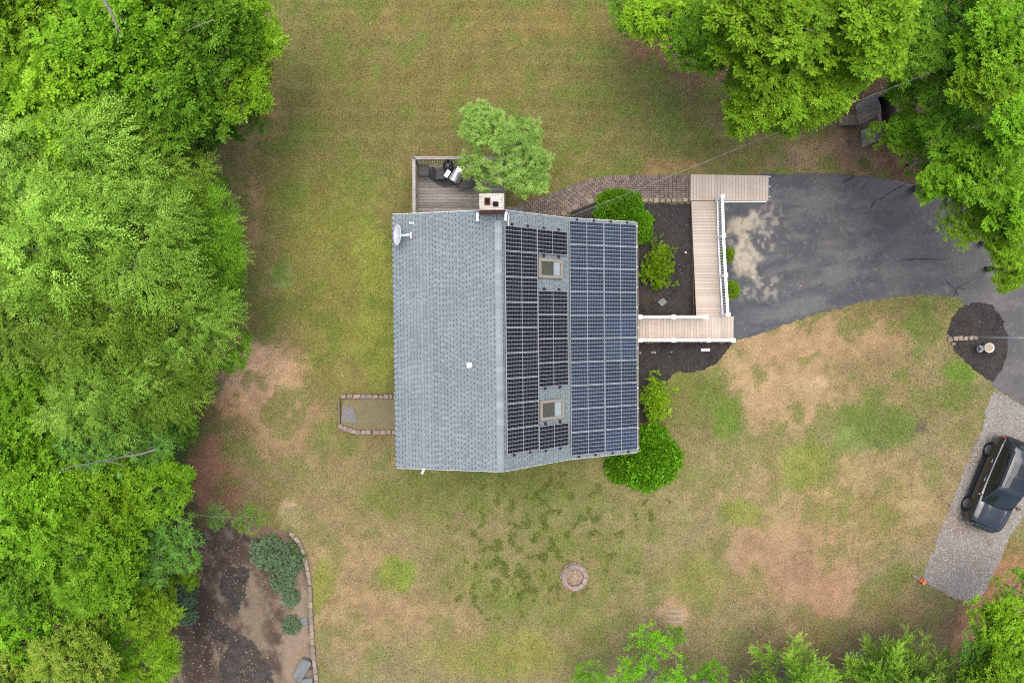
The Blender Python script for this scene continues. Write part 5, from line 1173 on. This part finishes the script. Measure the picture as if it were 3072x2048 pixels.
#---PART4---
# ------------------------------------------------------------------ trees and shrubs
def unit(a): return a / (np.linalg.norm(a, axis=-1, keepdims=True) + 1e-9)
def kite(C, D, Nn, L, W, rnd, name, m, fold=.12):
    """leaves: four-cornered blades with a slight fold"""
    Sd = unit(np.cross(Nn, D)); Nn = unit(np.cross(D, Sd))
    V = np.stack([C, C + D * (L * .42)[:, None] + Sd * (W / 2)[:, None] + Nn * (W * fold)[:, None], C + D * L[:, None], C + D * (L * .42)[:, None] - Sd * (W / 2)[:, None] + Nn * (W * fold)[:, None]], 1)
    return npmesh(name, V.reshape(-1, 3), 4, m, {'rnd': rnd})
def sprays(cen, out, nrm, r, nt_, nl_, tl, L, W, spread=1.2, ang=.9, droop=.25, jit=.36):
    """clusters of twigs carrying alternate leaves; returns leaf arrays"""
    n = len(cen); M_ = n * nt_
    C = np.repeat(cen, nt_, 0); O = np.repeat(out, nt_, 0); Nn = np.repeat(nrm, nt_, 0)
    th = np.tile(np.linspace(-spread, spread, nt_), n) + r.normal(0, .2, M_)
    Sd = unit(np.cross(Nn, O)); D = O * np.cos(th)[:, None] + Sd * np.sin(th)[:, None] + Nn * r.normal(0, .18, M_)[:, None]; D = unit(D)
    TL = tl * r.uniform(.6, 1.2, M_)
    k = np.arange(nl_); f = np.tile((k + .6) / nl_, M_); side = np.tile(np.where(k % 2 == 0, 1., -1.), M_); last = np.tile(k == nl_ - 1, M_)
    C = np.repeat(C, nl_, 0); D2 = np.repeat(D, nl_, 0); N2 = np.repeat(Nn, nl_, 0); T2 = np.repeat(TL, nl_)
    S2 = unit(np.cross(N2, D2)); pos = C + D2 * (T2 * f)[:, None]; pos[:, 2] -= droop * T2 * f * f
    a = np.where(last, r.normal(0, .15, len(f)), side * (ang + r.normal(0, .25, len(f))))
    LD = unit(D2 * np.cos(a)[:, None] + S2 * np.sin(a)[:, None] + N2 * r.normal(0, .2, len(f))[:, None]); LD[:, 2] -= droop * .5
    LN = unit(N2 + r.normal(0, jit, (len(f), 3)))
    cr = np.repeat(np.repeat(r.random(n), nt_), nl_)
    rnd = np.clip(.55 * cr + .45 * r.random(len(f)), 0, .999)
    return pos, unit(LD), LN, L * r.uniform(.7, 1.25, len(f)), W * r.uniform(.7, 1.2, len(f)), rnd
def sphere_dirs(n, r, zmin=-.3):
    d = unit(r.normal(size=(n * 4, 3))); d = d[d[:, 2] > zmin][:n]; return d
def broad(seed, m, Rr=3.0, flat=.62, nlobe=30, ncl=20, nt_=5, nl_=9, tl=.45, L=.12, W=.09, ang=.9, droop=.25, gap=.0, lobe=.36, spread=1.2):
    r = np.random.default_rng(seed)
    d = sphere_dirs(nlobe, r, -.25); rad = r.uniform(.45, 1.0, nlobe) ** .7; rl = Rr * lobe * r.uniform(.7, 1.25, nlobe)
    lc = d * (Rr * rad - rl * .6)[:, None].clip(.1); lc[:, 2] *= flat; lc[:, 2] += r.normal(0, .12 * Rr, nlobe)
    cs_, os_, ns_ = [], [], []
    for i in range(nlobe):
        e = sphere_dirs(ncl, r, -.2); k = len(e); q = lc[i] + e * (rl[i] * r.uniform(.6, 1.08, k))[:, None] * np.array((1, 1, .7))
        hor = unit(np.stack([lc[i, 0] + e[:, 0] * rl[i] * 1.2, lc[i, 1] + e[:, 1] * rl[i] * 1.2, np.zeros(k)], 1) + r.normal(0, .35, (k, 3)))
        o = unit(hor + np.array((0, 0, .12)) + .35 * e); nn = unit(np.array((0, 0, 1.0)) + .45 * e + r.normal(0, .22, (k, 3)))
        cs_.append(q); os_.append(o); ns_.append(nn)
    c, o, nn = (np.concatenate(x) for x in (cs_, os_, ns_)); nn = unit(nn - o * (nn * o).sum(-1, keepdims=True))
    A = sprays(c, o, nn, r, nt_, nl_, tl, L, W, spread, ang, droop)
    me = kite(*A, 'crown', m)
    b = MB(); rp = random.Random(seed)
    for i in range(0, nlobe, 2):
        e = Vector(lc[i]); st = Vector((0, 0, -Rr * .35 * rp.random())); md = st.lerp(e, .5) + Vector((rp.uniform(-.2, .2), rp.uniform(-.2, .2), -.1 * Rr))
        ex = e + (e - st).normalized() * rl[i] * .75
        b.tube([st, md, e, ex], [.055, .04, .025, .008], 5)
        for k in range(3):
            f = rp.uniform(.3, .9); s0 = md.lerp(ex, f); b.tube([s0, s0 + Vector((rp.uniform(-1, 1), rp.uniform(-1, 1), rp.uniform(.1, .7))).normalized() * rl[i] * rp.uniform(.5, .95)], [.014, .005], 4)
    br = b.mesh('branches', M_bark)
    return me, br
def cone_tree(seed, m, Rr=2.0, Hc=5.0, L=.12, W=.036):
    r = np.random.default_rng(seed); cs_, os_, ns_ = [], [], []; b = MB()
    nb = 64
    for i in range(nb):
        f = (i + r.random()) / nb; z = Hc * (f ** 1.05); ln = Rr * (1 - f) ** .7 * r.uniform(.6, 1.12) + .15; az = i * 2.4 + r.normal(0, .3)
        d = np.array((np.cos(az), np.sin(az), 0.3 + .4 * f)); d /= np.linalg.norm(d)
        k = max(3, int(ln * 5)); t = np.linspace(.25, 1, k) + r.normal(0, .04, k); q = np.array((0, 0, z)) + d * (ln * t)[:, None]
        sgn = np.where(np.arange(k) % 2 == 0, .6, -.6); sgn[-1] = 0; ca, sa = np.cos(sgn), np.sin(sgn)
        o = np.stack([d[0] * ca - d[1] * sa, d[0] * sa + d[1] * ca, np.full(k, d[2] + .1)], 1)
        cs_.append(q); os_.append(unit(o)); ns_.append(unit(np.array((-d[0] * .35, -d[1] * .35, 1.0)) + r.normal(0, .12, (k, 3))))
        b.tube([(0, 0, z - .1), tuple(np.array((0, 0, z)) + d * ln * .75)], [.02, .006], 4)
    b.tube([(0, 0, -.6), (0, 0, Hc * .6), (.03, .02, Hc * .97)], [.09, .06, .02], 6)
    c, o, nn = (np.concatenate(x) for x in (cs_, os_, ns_)); nn = unit(nn - o * (nn * o).sum(-1, keepdims=True))
    A = sprays(c, o, nn, r, 4, 17, .62, L, W, .42, .5, .12, .22)
    return kite(*A, 'crown', m), b.mesh('branches', M_bark)
def dome(seed, m, Rr=1.0, hgt=1.0, n=900, L=.075, W=.036, lumps=14, nl_=6, tl=.13):
    r = np.random.default_rng(seed); d = sphere_dirs(n, r, -.05); n = len(d)
    lp = sphere_dirs(lumps, r, 0); bump = np.max(d @ lp.T, 1) ** 20
    rad = Rr * (.72 + .28 * bump) * r.uniform(.8, 1.05, n)
    c = d * rad[:, None] * np.array((1, 1, hgt)); o = unit(d + np.array((0, 0, .5)) + r.normal(0, .3, (n, 3))); nn = unit(np.cross(o, r.normal(size=(n, 3))))
    A = sprays(c, o, nn, r, 2, nl_, tl, L, W, 1.4, .75, .05, .6)
    b = MB(); rp = random.Random(seed)
    for k in range(14):
        a = rp.uniform(0, 6.28); e = rp.uniform(.3, 1.4); b.tube([(0, 0, 0), (Rr * .4 * math.cos(a) * math.cos(e), Rr * .4 * math.sin(a) * math.cos(e), hgt * Rr * .5 * math.sin(e)), (Rr * .85 * math.cos(a) * math.cos(e), Rr * .85 * math.sin(a) * math.cos(e), hgt * Rr * .85 * math.sin(e))], [.02, .014, .005], 5)
    return kite(*A, 'foliage', m), b.mesh('stems', M_twig)
def sparse(seed, m, Rr=1.0, hgt=.9, nst=16, L=.09, W=.045, az=(0, 6.28), per=6, nl_=7):
    r = np.random.default_rng(seed); rp = random.Random(seed); b = MB(); cs_, os_ = [], []
    for i in range(nst):
        a = rp.uniform(*az); e = rp.uniform(.25, 1.25); ln = Rr * rp.uniform(.6, 1.05)
        tip = Vector((ln * math.cos(a) * math.cos(e), ln * math.sin(a) * math.cos(e), hgt * Rr * math.sin(e) * .9 + .1)); md = tip * .5 + Vector((rp.uniform(-.1, .1), rp.uniform(-.1, .1), .12))
        b.tube([(0, 0, 0), md, tip], [.018, .012, .005], 5)
        for k in range(per):
            f = rp.uniform(.5, 1.05); p = (md.lerp(tip, (f - .5) * 2)) + Vector((rp.gauss(0, .11), rp.gauss(0, .11), rp.gauss(0, .07))) * Rr
            cs_.append(p); os_.append((tip - md).normalized() + Vector((rp.gauss(0, .4), rp.gauss(0, .4), .4)))
    c = np.array([tuple(p) for p in cs_]); o = unit(np.array([tuple(p) for p in os_])); nn = unit(np.array((0, 0, 1.0)) + r.normal(0, .3, o.shape)); nn = unit(nn - o * (nn * o).sum(-1, keepdims=True))
    return kite(*sprays(c, o, nn, r, 3, nl_, .13, L, W, 1.6, .8, .1, .5), 'foliage', m), b.mesh('stems', M_twig)
def pinebush(seed, m, Rr=1.0, hgt=.75, ntuft=420):
    r = np.random.default_rng(seed); d = sphere_dirs(ntuft, r, 0); n = len(d); c = d * Rr * r.uniform(.6, 1, n)[:, None] * np.array((1, 1, hgt))
    k = 46; C = np.repeat(c, k, 0); O = np.repeat(unit(d + np.array((0, 0, .8))), k, 0); dd = unit(O * .75 + r.normal(0, .55, C.shape)); N = len(C)
    rn = np.clip(.6 * np.repeat(r.random(n), k) + .4 * r.random(N), 0, .99)
    me = kite(C, dd, unit(r.normal(size=C.shape)), .12 * r.uniform(.7, 1.2, N), np.full(N, .018), rn, 'foliage', m)
    b = MB(); 
    for i in range(0, n, 14): b.tube([(0, 0, 0), tuple(c[i] * .55), tuple(c[i])], [.025, .016, .008], 5)
    return me, b.mesh('stems', M_twig)

VAR = {
 'maple': [broad(s, L_maple, nlobe=44, ncl=17, L=.135, W=.1, lobe=.27) for s in (101, 102, 103)],
 'oak': [broad(s, L_bright, nlobe=38, ncl=14, lobe=.28, nl_=8, tl=.4, L=.19, W=.135, ang=.75, spread=1.7) for s in (111, 112)],
 'ash': [broad(s, L_pale, nlobe=46, ncl=12, nt_=4, nl_=15, tl=.85, lobe=.25, L=.15, W=.052, ang=.75, droop=.45, spread=.6) for s in (121, 122, 123)],
 'fine': [broad(s, L_grey, nlobe=30, ncl=20, nl_=10, tl=.42, L=.11, W=.06) for s in (131, 132)],
 'loose': [broad(s, L_maple, nlobe=18, ncl=13, nl_=8, tl=.42, L=.13, W=.085, lobe=.3) for s in (141, 142)],
 'airy': [broad(s, L_maple, nlobe=12, ncl=9, nt_=4, nl_=7, tl=.45, L=.15, W=.075, lobe=.3, flat=.4) for s in (181, 182)],
 'cone': [cone_tree(s, L_cedar) for s in (151, 152)],
}
trunk_b = MB(); trunk_b.tube([(0, 0, 0), (.02, .01, .15), (-.02, .03, .6), (0, 0, 1)], [1.35, 1.0, .75, .5], 9)
TRK = trunk_b.mesh('trunk', M_bark, smooth=True)
cnt = {}
def tree(kind, u, v, rpx, zc, label, m=None, group=None, rad0=3.0, name=None, sq=1.0, leanout=.0):
    """kind of crown centred on photo spot (u, v) at height zc; rpx is its radius in photo pixels"""
    zc = zc if zc < 3 else 3 + (zc - 3) * .5
    q = P(u, v, zc); rad = rpx / F * (H - zc); s = rad / rad0; g = P(u, v, zc * .3)
    i = cnt.get(kind, 0); cnt[kind] = i + 1; cm, bm_ = VAR[kind][i % len(VAR[kind])]
    e = emp(name or {'maple': 'maple_tree', 'oak': 'oak_tree', 'ash': 'ash_tree', 'fine': 'birch_tree', 'loose': 'sapling', 'airy': 'sapling', 'cone': 'conifer'}[kind], label, 'tree', (g.x, g.y, 0), 0, group)
    a = random.uniform(0, 6.28); M = T(q.x, q.y, zc) @ RZ(a) @ SC(s, s, s * sq)
    if kind == 'cone': M = T(q.x, q.y, max(.5, zc - 2.2 * s)) @ RZ(a) @ SC(s, s, s * sq)
    inst('crown', cm, M, e, m); inst('branches', bm_, M, e)
    tr = (.05 + .014 * zc) * (.5 if kind in ('loose', 'cone', 'sap', 'apple', 'airy') else 1); zt = zc if kind != 'cone' else max(.5, zc - 2.2 * s)
    inst('trunk', TRK, Matrix(((tr, 0, q.x - g.x, g.x), (0, tr, q.y - g.y, g.y), (0, 0, zt, -.02), (0, 0, 0, 1))), e)
    return e
G1, G2_, G3 = 'trees of the wood behind the house', 'trees around the shed and driveway', 'trees along the bottom lawn edge'
for a in [
 ('maple', 745, 85, 125, 8.5, 'mid green maple reaching farthest onto the back lawn at top', L_bright), ('maple', 560, 70, 200, 11, 'broad mid green maple along the top edge inside the wood', None),
 ('maple', 330, 90, 230, 13, 'tall yellow-green maple with bare grey branches at the top edge', L_lime), ('maple', 70, 70, 230, 13, 'tall maple filling the top corner of the wood', L_bright),
 ('maple', 665, 250, 150, 8.5, 'mid green maple above the reddish gap on the wood edge', L_bright), ('maple', 470, 280, 200, 11, 'dense maple in the upper wood with dark gaps below it', None),
 ('maple', 230, 300, 230, 12, 'bright maple behind the dense upper maple', L_bright), ('maple', 20, 330, 180, 12, 'bright maple at the border between maples and pale ashes', L_lime),
 ('loose', 720, 335, 85, 4.5, 'thin dark green understorey tree at the upper lawn edge', L_deep), ('loose', 570, 420, 100, 5.5, 'dark green understorey maple tucked under the upper crowns', L_deep),
 ('ash', 60, 540, 220, 12.5, 'pale fine-leaved ash just under the top corner maples', None), ('ash', 270, 520, 220, 12.5, 'pale ash between the maples and the tallest ash crowns', None),
 ('ash', 480, 540, 165, 10, 'green ash on the wood edge level with the deck', L_ashg), ('ash', 590, 700, 145, 8, 'fresh green ash leaning over the lawn above the pale grass ring', L_maple),
 ('ash', 420, 720, 210, 11.5, 'pale dense ash behind the wood edge level with the chimney', None), ('ash', 180, 740, 230, 13, 'tallest pale ash crown in the middle of the wood', None),
 ('ash', 0, 760, 180, 12, 'pale ash cut by the picture border level with the skylight', None), ('ash', 640, 830, 105, 7, 'spiky green ash nearest the pale grass ring', L_maple),
 ('ash', 570, 960, 155, 9, 'pale green ash above the bare sandy patch', None), ('ash', 360, 930, 215, 11.5, 'wide green ash behind the bare sandy patch', L_ashg),
 ('ash', 140, 960, 220, 12.5, 'wide green ash deep in the wood level with the roof vent', L_ashg), ('loose', 660, 1045, 100, 5, 'low green branchy tree tipping over the bare sandy patch', L_maple),
 ('ash', 480, 1130, 150, 9, 'green ash just below the bare sandy patch', L_ashg), ('ash', 300, 1150, 180, 11, 'pale ash above the lime crowns on the border', None),
 ('maple', 90, 1190, 140, 11.5, 'lime crown poking up among pale ashes at the border', L_lime), ('maple', 40, 1350, 160, 11.5, 'lime crown under the first lime crown at the border', L_lime),
 ('airy', 690, 715, 58, 4, 'ragged low tree poking out of the wood level with the pale grass ring', L_maple), ('airy', 700, 905, 55, 4, 'ragged low tree poking out of the wood just above the sandy patch', L_maple), ('airy', 640, 545, 60, 4, 'ragged low tree poking out of the wood level with the deck', L_maple), ('airy', 790, 210, 50, 4, 'ragged low branchy tree under the maple that reaches onto the lawn', L_deep), ('airy', 610, 1130, 55, 4, 'ragged low tree poking out of the wood just below the sandy patch', L_maple), ('fine', 250, 1330, 150, 9.5, 'grey-green birch holding the long bare grey limb', None), ('loose', 520, 1240, 110, 5.5, 'dark understorey tree beside the reddish leaf pile', L_deep),
 ('fine', 430, 1350, 120, 7.5, 'grey-green birch beside the reddish leaf litter', None), ('maple', 480, 1480, 115, 8, 'bright lime maple beside the reddish leaf litter', L_lime),
 ('maple', 300, 1500, 150, 9.5, 'bright green maple behind the lime maple of the lawn edge', L_bright), ('maple', 120, 1540, 180, 11, 'bright maple with deep gaps in the lower wood', L_lime),
 ('fine', 470, 1640, 120, 7.5, 'soft grey-green birch above the dark garden bed', None), ('maple', 280, 1680, 170, 10.5, 'brightest lime maple in the lower wood', L_lime),
 ('maple', 40, 1720, 170, 10.5, 'dark green maple in the lower wood at the border', None), ('maple', 440, 1800, 115, 7.5, 'green maple leaning over the garden bed middle', L_bright),
 ('fine', 290, 1850, 140, 8.5, 'speckled birch crown in the lower wood', L_maple), ('maple', 100, 1900, 160, 10, 'lime maple next to the bronze-tipped crown', L_lime),
 ('maple', 230, 2000, 135, 11.5, 'maple with bronze young leaf tips at the bottom edge', L_bronze), ('ash', 440, 1970, 115, 7, 'feathery green tree by the bottom of the garden bed', L_bright),
 ('maple', 40, 2030, 110, 11.5, 'small bronze-green crown in the bottom corner of the wood', L_bronze), ('airy', 650, 1545, 52, 2.6, 'low airy sapling on the pale arching branch near the wood', L_grey), ('airy', 750, 1555, 55, 2.5, 'low airy sapling at the outer end of the pale arching branch', L_maple),
 ('loose', 570, 1705, 60, 3, 'small sapling at the dark garden bed rim', L_bright)]:
    tree(*a[:6], m=a[6], group=G1)
for a in [
 ('loose', 1885, 45, 75, 4.5, 'small thin tree beside the brown leaf strip on the top lawn', None), ('maple', 2005, 60, 130, 7, 'green maple at the top lawn edge before the tall oaks', L_bright),
 ('maple', 2120, 120, 110, 8, 'dark green maple in the shade of the tall oaks', None), ('oak', 2310, 40, 200, 14, 'tall bright oak with the largest leaves on the top edge', None),
 ('oak', 2560, 40, 190, 14, 'second tall bright oak on the top edge, nearer the shed', None), ('maple', 2300, 250, 165, 9.5, 'round green maple nearest the house above the lawn', L_bright),
 ('maple', 2440, 215, 150, 10, 'round green maple shading the plank platform', L_bright), ('maple', 2360, 330, 85, 6.5, 'low bright maple fringe above the service cable', L_bright), ('maple', 2230, 330, 60, 6, 'low green branch tree at the corner of the upper lawn', L_bright),
 ('fine', 2735, 130, 130, 9, 'shaded fine-leaved birch behind the old shed', L_maple), ('fine', 2835, 320, 125, 7.5, 'shaded birch beside the shed gable', L_maple), ('maple', 2850, 60, 150, 9, 'dark maple between the tall oaks at the top', L_deep),
 ('oak', 3010, 130, 140, 13.5, 'tall lime oak in the top corner by the border', L_lime), ('oak', 2960, 260, 105, 13, 'lime oak below the top corner oak', L_bright), ('oak', 3050, 370, 85, 14, 'yellowest oak crown on the border above the driveway', L_lime),
 ('loose', 2640, 398, 44, 4, 'low leafy sapling covering part of the shed roof', L_bright), ('fine', 2860, 440, 130, 8, 'grey-green birch at the driveway head', L_maple),
 ('fine', 2708, 285, 68, 5.5, 'small fine-leaved tree touching the shed gable', L_maple), ('maple', 2718, 400, 66, 5, 'small dark maple at the back of the old shed', None), ('loose', 2760, 480, 60, 4, 'low thin tree by the dark stump hollow near the asphalt', L_maple), ('oak', 2810, 545, 65, 9.5, 'small lime oak overhanging the driveway edge', L_lime), ('oak', 2960, 520, 120, 10.5, 'lime oak over the driveway with grey twigs', L_lime), ('fine', 2900, 650, 95, 7, 'fine green birch drooping over the asphalt', L_bright),
 ('oak', 3040, 620, 95, 10.5, 'bright oak on the border above the asphalt', L_lime), ('maple', 3010, 720, 85, 7.5, 'green maple covering the driveway bend', L_bright), ('maple', 3020, 800, 75, 6.5, 'lowest green maple overhanging the driveway bend', L_bright)]:
    tree(*a[:6], m=a[6], group=G2_)
for a in [
 ('cone', 2390, 2075, 135, 4.2, 'feathery conifer with bare grey leader, alone on the bottom lawn edge', None), ('cone', 2290, 2140, 95, 3.6, 'short conifer cut by the bottom border next to the lone conifer', None), ('cone', 2480, 2140, 85, 3.2, 'low conifer between the lone conifer and the conifer cluster', None),
 ('cone', 2690, 2065, 130, 4.6, 'brightest conifer of the bottom cluster with a pale stem', None), ('cone', 2600, 2075, 95, 3.6, 'small conifer leaning away from the bright conifer', None), ('cone', 2790, 2040, 110, 4.2, 'duller conifer behind the bright conifer', L_cedar2), ('cone', 2860, 2095, 110, 4.2, 'conifer next to the green corner trees at the bottom', None),
 ('maple', 3010, 1890, 105, 6, 'bright green maple in the bottom corner by leaf litter', L_bright), ('fine', 2950, 1990, 110, 6, 'twiggy grey-green tree between conifers and corner maple', None), ('maple', 3000, 2040, 105, 8, 'bright lime maple cut by the bottom corner', L_bright),
 ('loose', 3050, 1770, 70, 2.5, 'low green scrub tree beside the gravel and leaf litter', L_maple), ('maple', 3080, 1960, 90, 7, 'green maple on the border in the bottom corner', None)]:
    tree(*a[:6], m=a[6], group=G3, rad0=2.0 if a[0] == 'cone' else 3.0)
VAR['apple'] = [broad(161, L_apple, nlobe=30, ncl=14, nl_=10, tl=.36, L=.15, W=.06, lobe=.27, flat=.7)]
e = tree('apple', 1518, 470, 132, 3.9, 'pale green leafy tree beside the deck and chimney', name='apple_tree'); 
q = P(1450, 375, 4.3); inst('crown', VAR['apple'][0][0], T(q.x, q.y, 4.3) @ RZ(2) @ SC(.36, .36, .36), e)
q = P(1580, 520, 3.2); inst('crown', VAR['apple'][0][0], T(q.x, q.y, 3.2) @ RZ(4) @ SC(.4, .4, .4), e)
VAR['sap'] = [broad(171, L_shrub, nlobe=24, ncl=12, nt_=4, nl_=8, tl=.34, L=.13, W=.06, lobe=.3, flat=.6)]
for a in [('sap', 1960, 2040, 150, 2.8, 'thin leafy tree with gaps at the bottom edge of the lawn'), ('sap', 1770, 2045, 75, 2.4, 'small leafy bush tree cut by the bottom edge'), ('sap', 2110, 2050, 90, 2.5, 'leafy tree touching the thin tree at the bottom edge'), ('loose', 2025, 1905, 36, 1.8, 'little leafy shoot above the thin tree, over pale stones')]:
    tree(*a, group=G3, name='young_tree')
# long bare grey limb over the wood and other dead branches
def limb(pts, rads, lab, subs=()):
    b = MB(); p = [P(*x) for x in pts]; b.tube(p, rads, 6)
    for i, (du, dv, dz) in subs:
        o = pts[i]; b.tube([p[i], P(o[0] + du, o[1] + dv, o[2] + dz)], [rads[i] * .6, .006], 5)
    c = p[0]; b.v = [tuple(Vector(x) - c) for x in b.v]; tag(b.obj('bare_branch', M_bark, None, T(c)), lab, 'branch')
limb([(468, 1348, 8.2), (420, 1362, 8.6), (370, 1370, 9.0), (318, 1382, 9.6), (270, 1390, 10.2), (215, 1398, 10.6), (160, 1415, 10.9)], [.04, .038, .034, .028, .022, .014, .006], 'long bare grey limb lying across the green crowns', [(3, (60, 14, .1)), (3, (15, -24, .2)), (4, (-22, -30, .2)), (4, (-20, 18, .1)), (2, (40, -30, 0)), (5, (-30, 20, 0))])
limb([(310, 0, 14), (335, 40, 14.2), (352, 85, 14.1), (354, 115, 13.6)], [.05, .045, .035, .02], 'mossy grey trunk piece showing through the top wood', [(1, (-20, -10, .1)), (2, (20, 20, 0))])
limb([(555, 1538, 3.4), (640, 1550, 3.2), (720, 1552, 3.0), (770, 1550, 2.8)], [.02, .017, .012, .006], 'thin pale branch arching over the garden bed', [(1, (40, -20, .1)), (2, (30, 20, 0)), (2, (30, -18, 0))])
limb([(640, 60, 11), (600, 75, 11.2), (560, 95, 11.4)], [.02, .016, .008], 'thin grey twig among the top maples', [(1, (-20, -20, .1))])
# shrubs by the house
def shrub(gen, u, v, rpx, ztop, lab, name='shrub', sz=1.0, cat='shrub', rot=None, group=None):
    me_, st = gen; zc = ztop * .45; q = P(u, v, zc); s = rpx / F * (H - zc)
    e = emp(name, lab, cat, (q.x, q.y, 0), 0, group); M = T(q.x, q.y, .02) @ RZ(random.uniform(0, 6.28) if rot is None else rot) @ SC(s, s, s * sz)
    inst('foliage', me_, M, e); inst('stems', st, M, e); return e
dm1, dm2 = dome(201, L_shrub, n=1500, hgt=.85, lumps=34, L=.11, W=.05), dome(202, L_shrub, n=1500, hgt=.85, lumps=30, L=.11, W=.05)
shrub(dm1, 1862, 625, 72, 1.5, 'round glossy shrub under the cable at the house corner'); e = shrub(dm2, 1912, 675, 58, 1.3, 'glossy shrub half against the roof edge below the round one')
shrub(dm2, 1952, 1372, 104, 1.9, 'largest round glossy shrub at the far front corner of the house'); shrub(dm1, 1880, 1398, 62, 1.4, 'glossy shrub tucked under the roof corner against the largest shrub')
rh = sparse(211, L_rhodo, nst=26, per=9, nl_=6, L=.1, W=.05); rh2 = sparse(212, L_rhodo, nst=22, per=8, nl_=6, L=.09, W=.04, az=(-1.15, 1.35))
shrub(rh, 1980, 792, 70, 1.0, 'open yellow-green shrub alone in the square mulch bed')
shrub(rh2, 1928, 1200, 88, 1.1, 'sparse leaning shrub with bare stems below the gutter', rot=-.15)
dm3 = dome(221, L_rhodo, n=800, hgt=1.0, L=.08, W=.045)
shrub(dm3, 2184, 765, 27, .8, 'upper of two olive shrubs behind the long white railing', group='shrubs behind the ramp railing').location.z = 0; shrub(dm3, 2196, 869, 30, .8, 'lower of two olive shrubs behind the long white railing', group='shrubs behind the ramp railing')
p1, p2 = pinebush(231, L_pine), pinebush(232, L_pine)
shrub(p1, 800, 1660, 58, .9, 'blue-green pine shrub mass nearest the wood in the garden bed', 'pine_shrub'); shrub(p2, 862, 1680, 52, .9, 'blue-green pine shrub with the yellow sprig beside it', 'pine_shrub'); shrub(p1, 845, 1745, 42, .8, 'blue-green pine shrub in the middle of the clump tail', 'pine_shrub'); shrub(p2, 868, 1795, 31, .7, 'small pine shrub ending the clump tail', 'pine_shrub')
shrub(p1, 872, 1878, 32, .6, 'round pine shrub alone beside the dark flat stone', 'pine_shrub'); shrub(p2, 546, 1790, 42, .9, 'shaded pine shrub on the wood side of the garden bed', 'pine_shrub'); shrub(p1, 552, 1850, 36, .9, 'lower shaded pine shrub on the wood side', 'pine_shrub')
ys = dome(241, L_lime, n=110, hgt=.8)
shrub(ys, 884, 1650, 15, .9, 'bright yellow sprig growing out of the pine shrub', sz=3.0); shrub(ys, 866, 1825, 14, .4, 'small bright green sprig under the pine clump tail')
shrub(dome(242, L_bright, n=160, hgt=.7), 2598, 492, 22, .4, 'small bright green tuft by the asphalt near the shed');
